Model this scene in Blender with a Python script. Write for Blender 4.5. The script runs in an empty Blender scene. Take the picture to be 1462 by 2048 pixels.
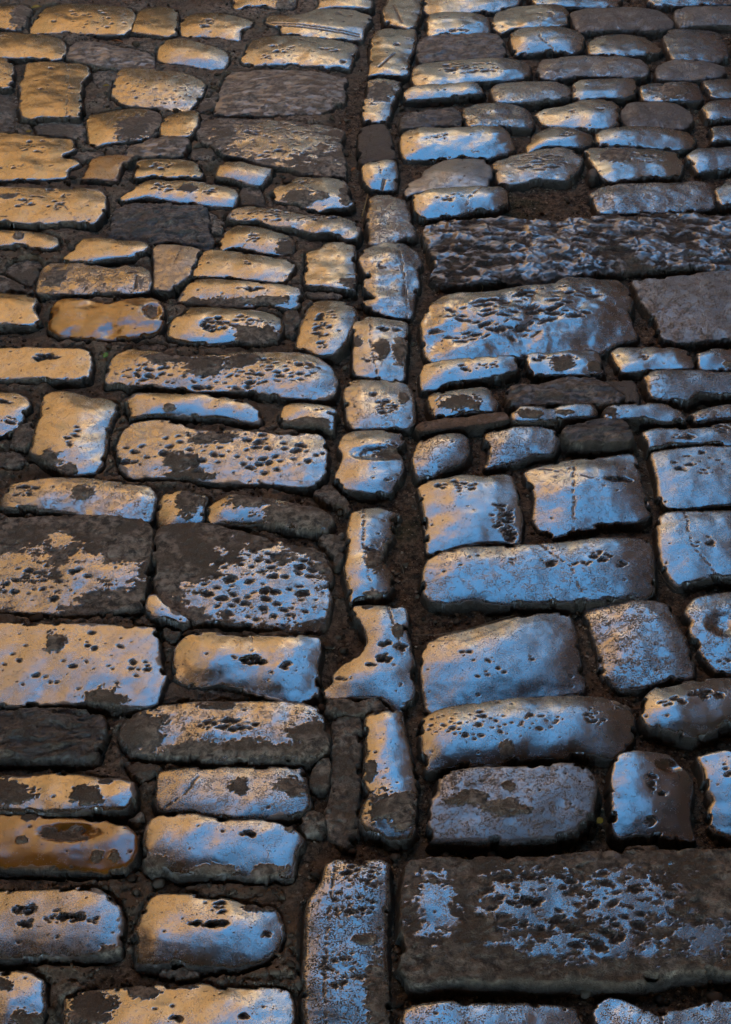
import bpy, math, random
import numpy as np
random.seed(7)
R = math.radians
scene = bpy.context.scene
COL = scene.collection

# ------------------------------------------------------------------ camera model
CAM_H = 2.0; PITCH = R(40.1); FPX = 3400.0
CP, SP = math.cos(PITCH), math.sin(PITCH)
def ground_point(px, py, z=0.0):
    """where the sight line of a photograph point meets the street at height z"""
    X = (px - 731.0) / FPX; Y = -(py - 1024.0) / FPX
    dy = CP + Y * SP; dz = -SP + Y * CP
    t = (z - CAM_H) / dz
    return (X * t, dy * t)
def to_frame(x, y, z=0.0):
    dz = z - CAM_H
    d = y * CP - dz * SP; u = y * SP + dz * CP
    return (731 + FPX * x / d, 1024 - FPX * u / d)

# ------------------------------------------------------------------ numpy noise
_rng = np.random.RandomState(11)
_perm = _rng.permutation(512); _perm = np.concatenate([_perm, _perm, _perm])
_ga = _rng.rand(512) * 2 * np.pi
_gx, _gy = np.cos(_ga), np.sin(_ga)
def perlin(x, y, seed=0):
    xi = np.floor(x).astype(np.int64); yi = np.floor(y).astype(np.int64)
    xf = x - xi; yf = y - yi
    u = xf*xf*xf*(xf*(xf*6-15)+10); v = yf*yf*yf*(yf*(yf*6-15)+10)
    def g(ix, iy, fx, fy):
        h = _perm[(_perm[(ix + seed*37) & 511] + iy + seed*13) & 511]
        return _gx[h]*fx + _gy[h]*fy
    a = g(xi, yi, xf, yf); b = g(xi+1, yi, xf-1, yf)
    c = g(xi, yi+1, xf, yf-1); d = g(xi+1, yi+1, xf-1, yf-1)
    return ((a + u*(b-a)) + v*((c + u*(d-c)) - (a + u*(b-a)))) * 1.5
def fbm(x, y, seed=0, octaves=4, gain=0.5):
    s = 0; a = 1; t = 0
    for k in range(octaves):
        s = s + a * perlin(x * 2**k, y * 2**k, seed + k); t += a; a *= gain
    return s / t
def sstep(a, b, x):
    t = np.clip((x - a) / (b - a), 0, 1); return t*t*(3-2*t)
def blur(m, sig):
    n = max(1, int(3*sig)); k = np.exp(-0.5*(np.arange(-n, n+1)/sig)**2); k /= k.sum()
    m = np.apply_along_axis(lambda r: np.convolve(r, k, mode='same'), 0, m)
    return np.apply_along_axis(lambda r: np.convolve(r, k, mode='same'), 1, m)
def chaikin(p, n=2):
    for _ in range(n):
        q = np.roll(p, -1, axis=0)
        e = 0.13 if _ == 0 else 0.22
        a = (1-e)*p + e*q; b = e*p + (1-e)*q
        p = np.empty((2*len(a), 2)); p[0::2] = a; p[1::2] = b
    return p
def signed_dist(P, gx, gy):
    d2 = np.full(gx.shape, 1e9); inside = np.zeros(gx.shape, bool)
    n = len(P)
    for i in range(n):
        ax, ay = P[i]; bx, by = P[(i+1) % n]
        ex, ey = bx-ax, by-ay; L = ex*ex+ey*ey + 1e-12
        t = np.clip(((gx-ax)*ex + (gy-ay)*ey)/L, 0, 1)
        dx = gx-ax-t*ex; dy = gy-ay-t*ey
        np.minimum(d2, dx*dx+dy*dy, out=d2)
        if (ay > by) != (ay < by) and ay != by:
            c = ((ay > gy) != (by > gy)) & (gx < ex*(gy-ay)/(by-ay)+ax)
            inside ^= c
    d = np.sqrt(d2)
    return np.where(inside, d, -d)

def grid_mesh(name, X, Y, Z, keep, attrs, mat):
    """mesh from a grid of points; only quads whose four corners are kept"""
    ny, nx = X.shape
    fk = keep[:-1, :-1] & keep[1:, :-1] & keep[:-1, 1:] & keep[1:, 1:]
    idx = np.arange(ny*nx).reshape(ny, nx)
    q = np.stack([idx[:-1, :-1][fk], idx[:-1, 1:][fk], idx[1:, 1:][fk], idx[1:, :-1][fk]], axis=1)
    used = np.unique(q); remap = np.full(ny*nx, -1, np.int64); remap[used] = np.arange(len(used))
    q = remap[q].astype(np.int32)
    co = np.stack([X.ravel()[used], Y.ravel()[used], Z.ravel()[used]], axis=1).astype(np.float32)
    me = bpy.data.meshes.new(name)
    me.vertices.add(len(co)); me.vertices.foreach_set('co', co.ravel())
    me.loops.add(q.size); me.loops.foreach_set('vertex_index', q.ravel())
    me.polygons.add(len(q)); me.polygons.foreach_set('loop_start', np.arange(0, q.size, 4, dtype=np.int32))
    me.update(calc_edges=True)
    for k, a in attrs.items():
        if a.ndim == 1:   # constant colour
            at = me.attributes.new(k, 'FLOAT_VECTOR', 'POINT')
            at.data.foreach_set('vector', np.tile(a.astype(np.float32), len(co)))
        else:
            at = me.attributes.new(k, 'FLOAT', 'POINT')
            at.data.foreach_set('value', a.ravel()[used].astype(np.float32))
    me.shade_smooth()
    me.materials.append(mat)
    return me

# ------------------------------------------------------------------ materials
def new_mat(name):
    m = bpy.data.materials.new(name); m.use_nodes = True
    nt = m.node_tree; b = nt.nodes['Principled BSDF']
    return m, nt, b
def N(nt, kind, **kw):
    n = nt.nodes.new(kind)
    for k, v in kw.items():
        if k in n.inputs: n.inputs[k].default_value = v
        else: setattr(n, k, v)
    return n
def math_n(nt, op, a, b=None, c=None, clamp=False):
    n = nt.nodes.new('ShaderNodeMath'); n.operation = op; n.use_clamp = clamp
    for i, v in enumerate((a, b, c)):
        if v is None: continue
        if isinstance(v, (int, float)): n.inputs[i].default_value = v
        else: nt.links.new(v, n.inputs[i])
    return n.outputs[0]
def mixc(nt, f, a, b, blend='MIX'):
    n = nt.nodes.new('ShaderNodeMix'); n.data_type = 'RGBA'; n.blend_type = blend
    for s, v in ((0, f), (6, a), (7, b)):
        if isinstance(v, (int, float)): n.inputs[s].default_value = v
        elif isinstance(v, tuple): n.inputs[s].default_value = (*v, 1)
        else: nt.links.new(v, n.inputs[s])
    return n.outputs[2]
def mixf(nt, f, a, b):
    n = nt.nodes.new('ShaderNodeMix'); n.data_type = 'FLOAT'
    for s, v in ((0, f), (2, a), (3, b)):
        if isinstance(v, (int, float)): n.inputs[s].default_value = v
        else: nt.links.new(v, n.inputs[s])
    return n.outputs[0]
def ramp(nt, fac, lo, hi):
    n = nt.nodes.new('ShaderNodeMapRange'); n.interpolation_type = 'SMOOTHSTEP'
    nt.links.new(fac, n.inputs['Value']); n.inputs['From Min'].default_value = lo; n.inputs['From Max'].default_value = hi
    return n.outputs['Result']

def stone_material():
    m, nt, b = new_mat('worn_stone'); L = nt.links.new
    tc = nt.nodes.new('ShaderNodeTexCoord'); oi = nt.nodes.new('ShaderNodeObjectInfo')
    off = nt.nodes.new('ShaderNodeVectorMath'); off.operation = 'ADD'
    cmb = nt.nodes.new('ShaderNodeCombineXYZ')
    r9 = math_n(nt, 'MULTIPLY', oi.outputs['Random'], 9.0)
    for i in range(3): L(r9, cmb.inputs[i])
    L(tc.outputs['Object'], off.inputs[0]); L(cmb.outputs[0], off.inputs[1])
    P = off.outputs[0]
    def noise(sc, det=4, rough=0.55, dist=0.0):
        n = N(nt, 'ShaderNodeTexNoise', Scale=sc, Detail=det, Roughness=rough, Distortion=dist)
        L(P, n.inputs['Vector']); return n.outputs['Fac']
    def attr(n, vec=False):
        a = nt.nodes.new('ShaderNodeAttribute'); a.attribute_name = n
        return a.outputs['Vector' if vec else 'Fac']
    pol, crust, speck, tint = attr('polish'), attr('crust'), attr('speck'), attr('tint', True)
    nbig, nmid, nfin, ngr = noise(14, 5), noise(70, 6, 0.65, 0.4), noise(420, 3, 0.6), noise(900, 2, 0.6)
    # small dark specks where the polish is broken
    sp = math_n(nt, 'MULTIPLY', ramp(nt, nfin, 0.47, 0.56), speck)
    sp = math_n(nt, 'MULTIPLY', sp, math_n(nt, 'MULTIPLY', ramp(nt, nmid, 0.40, 0.62), 0.8))
    few = math_n(nt, 'MULTIPLY', ramp(nt, noise(240, 3, 0.6), 0.63, 0.69), math_n(nt, 'MULTIPLY', ramp(nt, noise(28, 3), 0.42, 0.6), 0.9))
    pol2 = math_n(nt, 'MULTIPLY', pol, math_n(nt, 'SUBTRACT', 1.0, math_n(nt, 'MAXIMUM', sp, few)), clamp=True)
    # colours
    var = math_n(nt, 'ADD', math_n(nt, 'MULTIPLY', nbig, 0.9), math_n(nt, 'MULTIPLY', nmid, 0.5))
    var = math_n(nt, 'ADD', var, 0.32)
    sc = nt.nodes.new('ShaderNodeVectorMath'); sc.operation = 'SCALE'; L(tint, sc.inputs[0]); L(var, sc.inputs['Scale'])
    worn = sc.outputs[0]
    # rust and clay stains soaked into some stones
    st = ramp(nt, noise(9, 4, 0.6, 0.6), 0.52, 0.66)
    st = math_n(nt, 'MULTIPLY', st, ramp(nt, math_n(nt, 'FRACT', math_n(nt, 'MULTIPLY', oi.outputs['Random'], 7.3)), 0.45, 0.8))
    worn = mixc(nt, math_n(nt, 'MULTIPLY', st, 0.7), worn, (0.13, 0.058, 0.018))
    dirt = mixc(nt, nmid, (0.018, 0.011, 0.007), (0.10, 0.07, 0.048))
    crc = mixc(nt, ramp(nt, nmid, 0.35, 0.68), (0.07, 0.052, 0.037), (0.56, 0.43, 0.31))
    crc = mixc(nt, ramp(nt, nbig, 0.42, 0.6), crc, mixc(nt, nfin, (0.075, 0.05, 0.032), (0.27, 0.195, 0.13)))
    crc = mixc(nt, ramp(nt, nfin, 0.6, 0.75), crc, (0.36, 0.32, 0.26))
    col = mixc(nt, pol2, dirt, worn)
    col = mixc(nt, crust, col, crc)
    L(col, b.inputs['Base Color'])
    # gloss: traffic-polished against dusty
    gl = math_n(nt, 'MULTIPLY', pol2, math_n(nt, 'SUBTRACT', 1.0, crust), clamp=True)
    base_r = math_n(nt, 'ADD', attr('gloss'), math_n(nt, 'MULTIPLY', math_n(nt, 'SUBTRACT', nmid, 0.5), 0.26))
    base_r = math_n(nt, 'ADD', base_r, math_n(nt, 'MULTIPLY', ramp(nt, nfin, 0.45, 0.7), 0.08))
    L(mixf(nt, gl, 0.62, base_r), b.inputs['Roughness'])
    L(mixf(nt, gl, 0.16, math_n(nt, 'SUBTRACT', 1.0, math_n(nt, 'MULTIPLY', attr('amber'), 0.5))), b.inputs['Specular IOR Level'])
    b.inputs['IOR'].default_value = 1.95
    # grain
    h = math_n(nt, 'ADD', math_n(nt, 'MULTIPLY', nfin, 0.6), math_n(nt, 'MULTIPLY', nmid, math_n(nt, 'MULTIPLY', math_n(nt, 'SUBTRACT', 1.0, gl), 2.2)))
    bp = nt.nodes.new('ShaderNodeBump'); bp.inputs['Distance'].default_value = 0.003
    L(mixf(nt, gl, 1.0, 0.05), bp.inputs['Strength']); L(h, bp.inputs['Height'])
    L(bp.outputs[0], b.inputs['Normal'])
    return m
STONE = stone_material()

def soil_material():
    m, nt, b = new_mat('joint_soil'); L = nt.links.new
    tc = nt.nodes.new('ShaderNodeTexCoord')
    def noise(sc, det=5, rough=0.6):
        n = N(nt, 'ShaderNodeTexNoise', Scale=sc, Detail=det, Roughness=rough); L(tc.outputs['Object'], n.inputs['Vector']); return n.outputs['Fac']
    a = nt.nodes.new('ShaderNodeAttribute'); a.attribute_name = 'mortar'
    n1, n2, n3 = noise(9), noise(90, 6, 0.7), noise(350, 3)
    soil = mixc(nt, ramp(nt, n2, 0.35, 0.7), (0.03, 0.017, 0.010), (0.28, 0.17, 0.10))
    soil = mixc(nt, ramp(nt, n3, 0.60, 0.70), soil, (0.40, 0.29, 0.20))
    soil = mixc(nt, math_n(nt, 'MULTIPLY', ramp(nt, noise(5, 3), 0.5, 0.66), 0.55), soil, mixc(nt, n3, (0.10, 0.07, 0.045), (0.30, 0.23, 0.16)))
    soil = mixc(nt, math_n(nt, 'MULTIPLY', ramp(nt, noise(3.3, 3), 0.58, 0.68), 0.5), soil, (0.05, 0.055, 0.018))
    mor = mixc(nt, ramp(nt, n2, 0.3, 0.7), (0.07, 0.048, 0.031), (0.52, 0.38, 0.26))
    mor = mixc(nt, ramp(nt, n1, 0.4, 0.65), mor, (0.27, 0.185, 0.115))
    L(mixc(nt, a.outputs['Fac'], soil, mor), b.inputs['Base Color'])
    b.inputs['Roughness'].default_value = 0.85; b.inputs['Specular IOR Level'].default_value = 0.25
    bp = nt.nodes.new('ShaderNodeBump'); bp.inputs['Distance'].default_value = 0.006; bp.inputs['Strength'].default_value = 1.0
    L(math_n(nt, 'ADD', n2, math_n(nt, 'MULTIPLY', n3, 0.5)), bp.inputs['Height']); L(bp.outputs[0], b.inputs['Normal'])
    return m
SOIL = soil_material()

def plain(name, col, rough=0.8, var=0.25, scale=6.0, spec=0.3):
    m, nt, b = new_mat(name); L = nt.links.new
    tc = nt.nodes.new('ShaderNodeTexCoord'); n = N(nt, 'ShaderNodeTexNoise', Scale=scale, Detail=6.0, Roughness=0.6)
    L(tc.outputs['Object'], n.inputs['Vector'])
    d = tuple(c*(1-var) for c in col); e = tuple(min(1, c*(1+var)) for c in col)
    L(mixc(nt, n.outputs['Fac'], d, e), b.inputs['Base Color'])
    b.inputs['Roughness'].default_value = rough; b.inputs['Specular IOR Level'].default_value = spec
    return m

def tag(o, label=None, cat=None, group=None, kind=None):
    if label: o['label'] = label
    if cat: o['category'] = cat
    if group: o['group'] = group
    if kind: o['kind'] = kind
    return o

# ------------------------------------------------------------------ stones
TILES = {}
for r_, y0 in zip('ABCDEF', (0, 350, 700, 1050, 1400, 1700)):
    for c_, (x0, s_) in zip('123', ((0, 500/1462), (400, 500/1462), (800, 662/1462))):
        TILES[r_ + c_] = (x0, y0, s_)
TILES['W'] = (0, 0, 1.0)
TINTS = dict(w=(0.10, 0.062, 0.028), o=(0.30, 0.105, 0.013), g=(0.065, 0.052, 0.044), d=(0.045, 0.041, 0.041),
             b=(0.05, 0.035, 0.024), l=(0.125, 0.10, 0.072), n=(0.085, 0.062, 0.042))
STONES = []
def S(tile, style, pts, label, name=None, **kw):
    STONES.append((tile, style, pts, label, name, kw))
RES = 0.85
SUN_E = 5.0; SUN_DIR = (0.55, -0.65, 0.62); SKY_E = 0.15; EXPO = 3.1
HOUSES = [  # out of view; sized and coloured for their reflections in the stones
 ('unseen sunlit ochre house on the left side of the street', -9, -3.2, -8, 6.5, 8.5, (0.36, 0.20, 0.075), 'e'),
 ('unseen tall sunlit cream house further along the left side', -9.5, -3.4, 6.6, 14, 12.5, (0.24, 0.14, 0.05), 'e'),
 ('unseen sunlit house closing the street ahead on the left', -9.5, -0.9, 16, 22, 16.5, (0.25, 0.14, 0.048), 's'),
 ('unseen bright cream house closing the street ahead in the middle', -0.8, 1.5, 17, 22, 12, (0.82, 0.66, 0.42), 's'),
 ('unseen lower brown house closing the street ahead on the right', 1.6, 9, 17.5, 22, 9.5, (0.22, 0.15, 0.10), 's'),
 ('unseen shaded grey house on the right side of the street', 2.6, 9, -14, 6, 9, (0.18, 0.13, 0.10), 'w'),
 ('unseen tall shaded house further along the right side', 2.9, 9, 6.1, 15, 12.3, (0.18, 0.13, 0.10), 'w'),  # height raised to keep sun off the lower end walls
]
# tile, style, outline, label, then pits / crust / tilt where the photo shows them
# ---- rows at the top left
S('A1','P',"0,20 100,18 165,22 180,45 165,95 125,160 60,160 0,150 -60,150 -60,20","dull rounded cobble in the top left corner beside dry yellow leaves",tint='b',crust=[(140,80,60,70)])
S('A1','P',"150,170 230,60 270,20 350,5 560,12 700,28 770,40 795,80 785,140 745,180 690,190 500,180 380,170 300,175","long tan cobble with pitted right end, first big one in top left row",pit=[(600,110,150,60,22),(400,90,150,40,8)])
S('A1','P',"760,185 800,70 830,35 930,28 1010,35 1042,60 1040,120 1030,190 990,205 880,190 820,180","smooth squarish tan cobble in top row between long pitted cobble and ringed cobble")
S('A1','P',"1050,110 1090,75 1160,60 1270,65 1380,85 1480,110 1500,125 1440,150 1405,175 1405,215 1320,205 1190,190 1060,190 1050,150","tan cobble with a blue ring of shine round a small pitted patch, top row",pit=[(1210,130,40,22,14)],ty=0.06,dome=1.3)
S('A1','P',"-60,170 0,170 120,178 250,185 350,205 385,250 380,320 300,335 200,320 100,325 0,325 -60,325","tan cobble with bright chipped right edge at left border, second row from top",pit=[(40,205,50,10,5)])
S('A1','R',"385,330 410,270 460,240 560,235 720,265 850,280 900,310 905,370 800,385 650,380 540,375 460,355","dull matte brown cobble left of the small blue banded cobble near the top",tint='w',rough=0.3,pol=1.3)
S('A1','P',"920,290 945,245 990,225 1080,225 1200,250 1300,275 1340,305 1335,335 1300,375 1200,370 1060,350 960,345 920,330","glossy tan cobble with one blue band along its front, third row from top",ty=0.12,dome=1.5,gloss=0.2)
S('A1','P',"0,320 40,335 75,370 75,450 60,490 0,500 -60,490 -60,330","pale oval cobble cut off by the left border near the top",tint='n')
S('A1','P',"145,370 160,345 260,345 390,355 470,350 515,375 525,420 490,450 475,500 470,570 480,640 465,685 380,685 290,680 200,695 130,685 110,620 120,540 105,480 135,440","large square flat tan cobble with ragged right edge near top left corner",dome=0.5,pit=[(300,500,150,120,10)],ty=-0.03)
S('A1','C',"-60,510 0,510 100,500 105,600 80,700 80,760 0,760 -60,760","crumbly mortar covered cobble at left border beside the large square cobble",name='mortar_lump')
S('A1','K',"690,420 720,390 800,390 900,400 1050,405 1150,425 1205,450 1190,510 1140,570 1090,620 980,615 860,605 760,600 690,580 650,550 660,500","tan cobble peppered with tiny dark pits, right of the large square cobble",pit=[(960,500,230,90,60)],psize=0.6,ty=0.03,tx=0.05)
S('A1','C',"540,420 600,390 700,400 690,430 650,490 580,500 550,470","small dark rough fragment between large square cobble and peppered cobble",name='stone_fragment')
S('A1','P',"500,690 520,650 600,640 760,610 860,620 930,640 945,680 920,760 860,800 740,815 620,825 560,840 520,830 510,760","tan cobble with a broken rough patch on its right half, below peppered cobble",crust=[(900,700,60,80),(780,740,90,60)],pit=[(760,740,90,50,18)])
S('A1','P',"935,780 940,700 980,665 1050,645 1120,640 1165,655 1160,720 1110,790 1040,790","small tan wedge cobble with bright right ridge, above the dull brown sliver",tx=-0.05)
S('A1','C',"190,720 280,685 400,685 500,700 500,800 430,795 330,780 220,770","flat dark matte fragment below the large square cobble",name='stone_fragment')
S('A1','R',"725,890 760,845 850,815 950,795 1080,793 1110,815 1090,880 1060,900 960,905 830,910 740,905","long dull brown sliver cobble right of the orange ochre cobble",tint='w',rough=0.3,pol=1.2)
S('A1','P',"470,1040 510,990 530,930 600,900 700,895 770,910 740,945 700,975 685,1045 620,1045 540,1040","small bright orange ochre cobble near the upper left",tint='o',dome=0.6,gloss=0.3)
S('A1','P',"785,1040 805,980 800,940 830,925 940,920 1060,925 1140,940 1185,980 1180,1025 1130,1030 1000,1030 880,1025","small flat tan cobble with pits in its middle, right of the orange cobble",pit=[(950,965,80,20,12)],dome=0.6)
S('A1','P',"-60,765 0,765 150,778 300,795 420,800 450,830 430,870 360,895 370,915 440,920 470,945 430,965 395,985 390,1025 280,1035 100,1045 0,1045 -60,1045","broad flat tan cobble with notched right edge at left border, above the lower raised one",dome=0.4,pit=[(180,850,120,40,10),(60,975,80,12,5)])
S('A1','C',"400,895 500,872 600,870 600,897 530,925 480,935","thin rough chip wedged between notched cobble and orange cobble",name='stone_fragment')
S('A1','C',"1100,890 1160,850 1220,850 1260,880 1250,930 1130,920","dark chip just right of the dull brown sliver cobble",name='stone_fragment')
S('A1','C',"1140,620 1200,560 1270,515 1280,560 1250,620 1170,640","dark wedge fragment left of the big worn brown slab",name='stone_fragment')
# ---- top middle
S('A2','P',"380,110 400,80 520,85 620,70 680,40 760,35 900,40 1000,70 1000,100 960,140 950,200 860,205 700,205 560,190 480,180 470,150 400,130","long tan cobble with two straight scratches along its front, top row",scr=[(420,125,930,175),(450,140,930,185)],pit=[(850,70,60,14,7)])
S('A2','P',"190,40 200,-30 560,-30 560,30 480,40 380,20 300,20","brown cobble half cut off by the top border left of scratched cobble",tint='b',crust=[(500,20,50,20)])
S('A2','P',"670,35 700,5 680,-40 1010,-40 1010,35 900,30 760,25","brown cobble at top border directly behind the scratched cobble",tint='n')
S('A2','P',"1065,50 1100,0 1110,-50 1300,-50 1300,40 1265,140 1220,155 1120,130 1080,110","topmost cobble of the centre column, tan with one thin scratch",scr=[(1130,30,1180,125)])
S('A2','P',"235,330 270,280 300,230 360,205 460,200 600,200 700,205 800,225 900,235 925,260 900,320 880,375 800,365 740,375 620,365 520,362 420,360 320,365 250,350","tan cobble with pits lined up in a slanting dashed row, near top centre",pit=[(480,280,80,25,12),(600,230,20,8,3),(660,250,25,6,3),(740,280,30,8,3),(780,290,25,5,3),(840,345,15,6,2),(400,330,60,12,6)],ty=0.05)
S('A2','P',"990,400 1000,300 990,230 1010,185 1100,165 1200,170 1260,165 1265,220 1245,290 1220,330 1225,410 1180,420 1060,410 985,415","second cobble of the centre column, tan with a slanted gouge",scr=[(1045,380,1140,310)],pit=[(1150,260,15,8,2)],ty=0.05)
S('A2','R',"80,640 95,560 130,480 150,420 190,390 400,385 640,390 760,410 870,440 830,490 855,530 840,570 760,620 700,650 560,650 400,655 230,650 120,650","big flat worn brown slab with ragged right end, near top centre",tint='w',rough=0.28,pol=1.9,name='paving_slab')
S('A2','P',"950,630 960,580 990,530 980,480 1040,465 1180,480 1160,540 1120,590 1110,690 1040,690 960,680","third cobble of the centre column, tan top mottled with dark stain",crust=[(1050,540,70,45)],ty=0.1)
S('A2','K',"-20,740 0,690 150,670 250,680 400,680 560,700 760,715 850,750 820,800 830,880 855,950 850,1010 760,1010 600,1000 500,960 380,950 240,905 150,890 80,840 0,800","big slab with dark crust border round a pale pitted centre, upper left of centre column",pit=[(480,810,320,100,75)],long=1.3,shine=[(470,815,350,140)],tint='l',name='paving_slab',dome=0.6)
S('A2','P',"930,740 1000,720 1090,715 1110,780 1140,900 1140,930 1060,935 940,950 930,850","fourth cobble of the centre column, flat matte dark brown",tint='b',pol=0.35,dome=0.5)
S('A2','P',"90,1010 110,960 160,940 240,940 340,965 440,975 400,1020 360,1065 280,1055 180,1030 95,1020","small glossy golden cobble below the crust bordered pitted slab",ty=0.1,gloss=0.2,dome=1.3)
S('A2','P',"945,975 970,955 1060,940 1140,940 1155,1000 1150,1080 1080,1085 1000,1080 960,1050","fifth cobble of the centre column, small with shiny blue front and dark cleft",scr=[(1080,1040,1065,1085)],ty=0.15,dome=1.4)
# ---- top right
S('A3','P',"105,25 115,-30 540,-30 530,10 430,35 330,35 240,50 130,40","brown cobble cut by the top border just right of the centre column",ty=0.05)
S('A3','P',"560,-30 980,-30 975,18 850,20 700,16 580,8","shiny topped cobble cut by the top border, second from centre column",tint='g')
S('A3','P',"1060,-40 1520,-40 1520,3 1300,6 1100,5","dark cobble sliver at the top border near the top right corner",tint='d')
S('A3','P',"120,130 115,90 135,58 220,52 330,55 390,70 400,110 395,135 300,140 200,135 130,145","small tan cobble with pale blue front, beside the top of centre column",pit=[(260,125,40,6,8)],ty=0.1)
S('A3','P',"410,80 430,35 500,20 640,15 720,20 745,55 740,100 700,110 600,115 500,110 450,125 430,115 410,100","bumpy tan cobble with blue left shoulder in second row from top right",und=1.8,pit=[(640,70,40,15,6)],tx=-0.06)
S('A3','P',"750,45 830,28 950,25 1080,25 1150,35 1200,70 1215,105 1150,125 1000,120 880,125 790,130 770,100","long dull dark grey cobble in second row from top right",tint='d',pol=0.6)
S('A3','P',"1215,40 1260,20 1400,20 1520,20 1520,100 1400,100 1300,105 1240,110 1215,75","blue grey cobble in the top right corner",tint='g',pol=0.7)
S('A3','R',"75,220 80,170 110,150 250,140 430,135 455,160 470,230 460,250 300,255 150,265 90,260","dark grey roughly split cobble right of the second centre column cobble",tint='d',rough=0.6,pol=0.5)
S('A3','P',"485,150 500,125 600,112 700,110 780,130 815,150 805,200 770,215 660,205 560,215 510,215 500,190","domed tan cobble with thin blue front band, third row from top right",ty=0.08,dome=1.5)
S('A3','P',"835,170 870,145 920,138 1000,140 1080,150 1120,180 1160,205 1140,225 1060,235 950,235 840,225 832,195","brown cobble tapering to the right, third row from top right",tint='n',dome=1.2)
S('A3','K',"1165,145 1200,115 1260,120 1350,120 1410,130 1440,190 1455,240 1400,262 1300,255 1210,255 1190,220 1170,180","dark squarish speckled cobble near the top right border",tint='d',speck=0.7)
S('A3','P',"50,330 60,290 90,275 200,262 350,255 480,255 560,270 588,300 560,335 450,345 350,345 250,360 150,370 70,370","long grey cobble with a belt of dark pits across its middle, upper right",pit=[(310,300,140,22,34)],long=1.5,tint='g',ty=0.05)
S('A3','P',"605,300 625,255 700,248 830,240 950,245 1060,255 1100,290 1095,320 1050,335 900,325 780,325 690,340 620,330","long dull grey rounded cobble right of the cobble with a belt of pits",tint='g',pol=0.75)
S('A3','P',"1128,305 1160,265 1250,258 1350,262 1440,285 1435,330 1320,345 1200,350 1140,345","pale brown grey cobble below the dark speckled squarish one, right border",tint='g',pol=0.7,dome=0.7)
S('A3','P',"0,415 40,382 150,370 300,365 350,365 370,390 370,405 300,410 200,420 100,425 20,425","thin golden cobble with tall dark front face, beside third centre column cobble",ty=0.08)
S('A3','K',"400,385 430,360 550,350 680,352 740,370 765,410 740,425 640,435 540,445 420,440","pale speckled cobble right of the thin golden one",tint='l',speck=0.8)
S('A3','P',"765,365 800,348 920,345 1030,342 1047,370 1040,400 1000,420 900,420 800,430 770,420","neat oblong brown cobble with blue sheen, right of the pale speckled cobble",ty=0.07,tint='n')
S('A3','P',"1060,375 1090,360 1200,358 1310,358 1320,380 1340,430 1300,440 1230,440 1130,440 1075,430","dark cobble with a glinting blue chip at right, fifth row from top right",tint='d',und=1.6,crust=[(1200,400,60,30)])
S('A3','P',"1335,345 1380,342 1520,340 1520,425 1380,425 1360,395","blue grey cobble cut by right border in the fifth row from top",tint='g')
S('A3','R',"0,540 20,495 80,485 180,475 250,468 275,510 270,545 180,550 60,560 10,560","small dark slaty cobble with layered top beside the centre column",tint='d',rough=0.8,pol=0.35)
S('A3','K',"280,470 350,450 450,445 520,455 570,475 595,530 580,550 500,550 420,550 300,550 280,510","dark cobble with sparkling pale patch on top, right of the slaty cobble",tint='d',speck=1.0,und=1.5)
S('A3','P',"595,490 620,465 720,460 790,440 870,438 940,450 965,475 968,540 930,555 840,560 760,545 680,535 620,530","glossy tan cobble with a blue left half, sixth row from top right",pit=[(880,480,50,12,5),(770,490,15,8,3)],tx=-0.08,ty=0.06,gloss=0.2)
S('A3','P',"975,490 1010,445 1100,435 1220,445 1290,490 1295,540 1250,560 1130,555 1010,550 985,530","dark dull rounded cobble right of the glossy tan and blue one",tint='d',pol=0.6,und=1.5)
S('A3','P',"1335,465 1380,435 1520,430 1520,515 1430,515 1360,520 1350,490","mottled blue grey cobble at right border, sixth row from top",tint='g')
S('A3','P',"0,600 20,575 100,562 200,565 350,558 450,560 485,590 515,655 450,665 380,680 280,670 200,680 100,680 20,680 5,650","bright mirror polished cobble, tan above and vivid blue along its front, upper right",ty=0.13,dome=1.2,gloss=0.15,pit=[(160,600,50,8,5),(330,655,15,8,4)])
S('A3','P',"560,620 590,575 650,545 720,535 800,555 850,580 860,615 800,635 700,630 620,630 565,650","hump backed brown cobble with blue left tip, right of the mirror polished one",dome=2.2,tint='n',tx=-0.05,pit=[(730,590,30,8,5)])
S('A3','P',"865,580 890,565 1000,552 1150,555 1280,575 1308,600 1300,635 1240,645 1120,640 1000,630 875,625","long smooth brown cobble with thin bright line along it, right of hump backed one",tint='n',dome=1.5,ty=0.03,gloss=0.2)
S('A3','P',"1365,565 1400,550 1520,545 1520,610 1420,612 1380,620","small blue grey cobble at right border, seventh row from top",tint='g')
S('A3','G',"30,850 20,830 40,795 90,775 120,730 180,700 300,692 380,695 405,740 405,820 200,830 60,840","dark matte granite cobble with sloping left end beside the centre column",tint='d',dome=0.8)
S('A3','K',"410,705 480,675 600,655 680,642 760,650 810,690 790,740 740,790 650,780 560,790 480,800 440,795 425,750","pale cobble with streaks of dark pits, right of the dark granite cobble",tint='l',pit=[(600,710,130,40,36)],long=1.7,speck=0.5,und=1.4)
S('A3','P',"815,650 850,635 1000,640 1150,650 1230,665 1250,720 1240,765 1150,770 1050,775 950,790 900,775 870,740 845,700","light grey cobble with scattered dark blotches, behind the pale oblong cobble",tint='l',crust=[(950,680,60,30)],pit=[(1080,695,90,25,22)])
S('A3','P',"1265,680 1310,645 1520,645 1520,735 1400,735 1320,745 1300,720","dark blue cobble at right border above the large rippled slab",tint='d',tx=-0.05,ty=0.05)
S('A3','P',"1390,825 1462,770 1530,760 1530,890 1430,895 1405,870","dark blue cobble corner poking in at right border, right of pale oblong cobble",tint='d')
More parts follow.
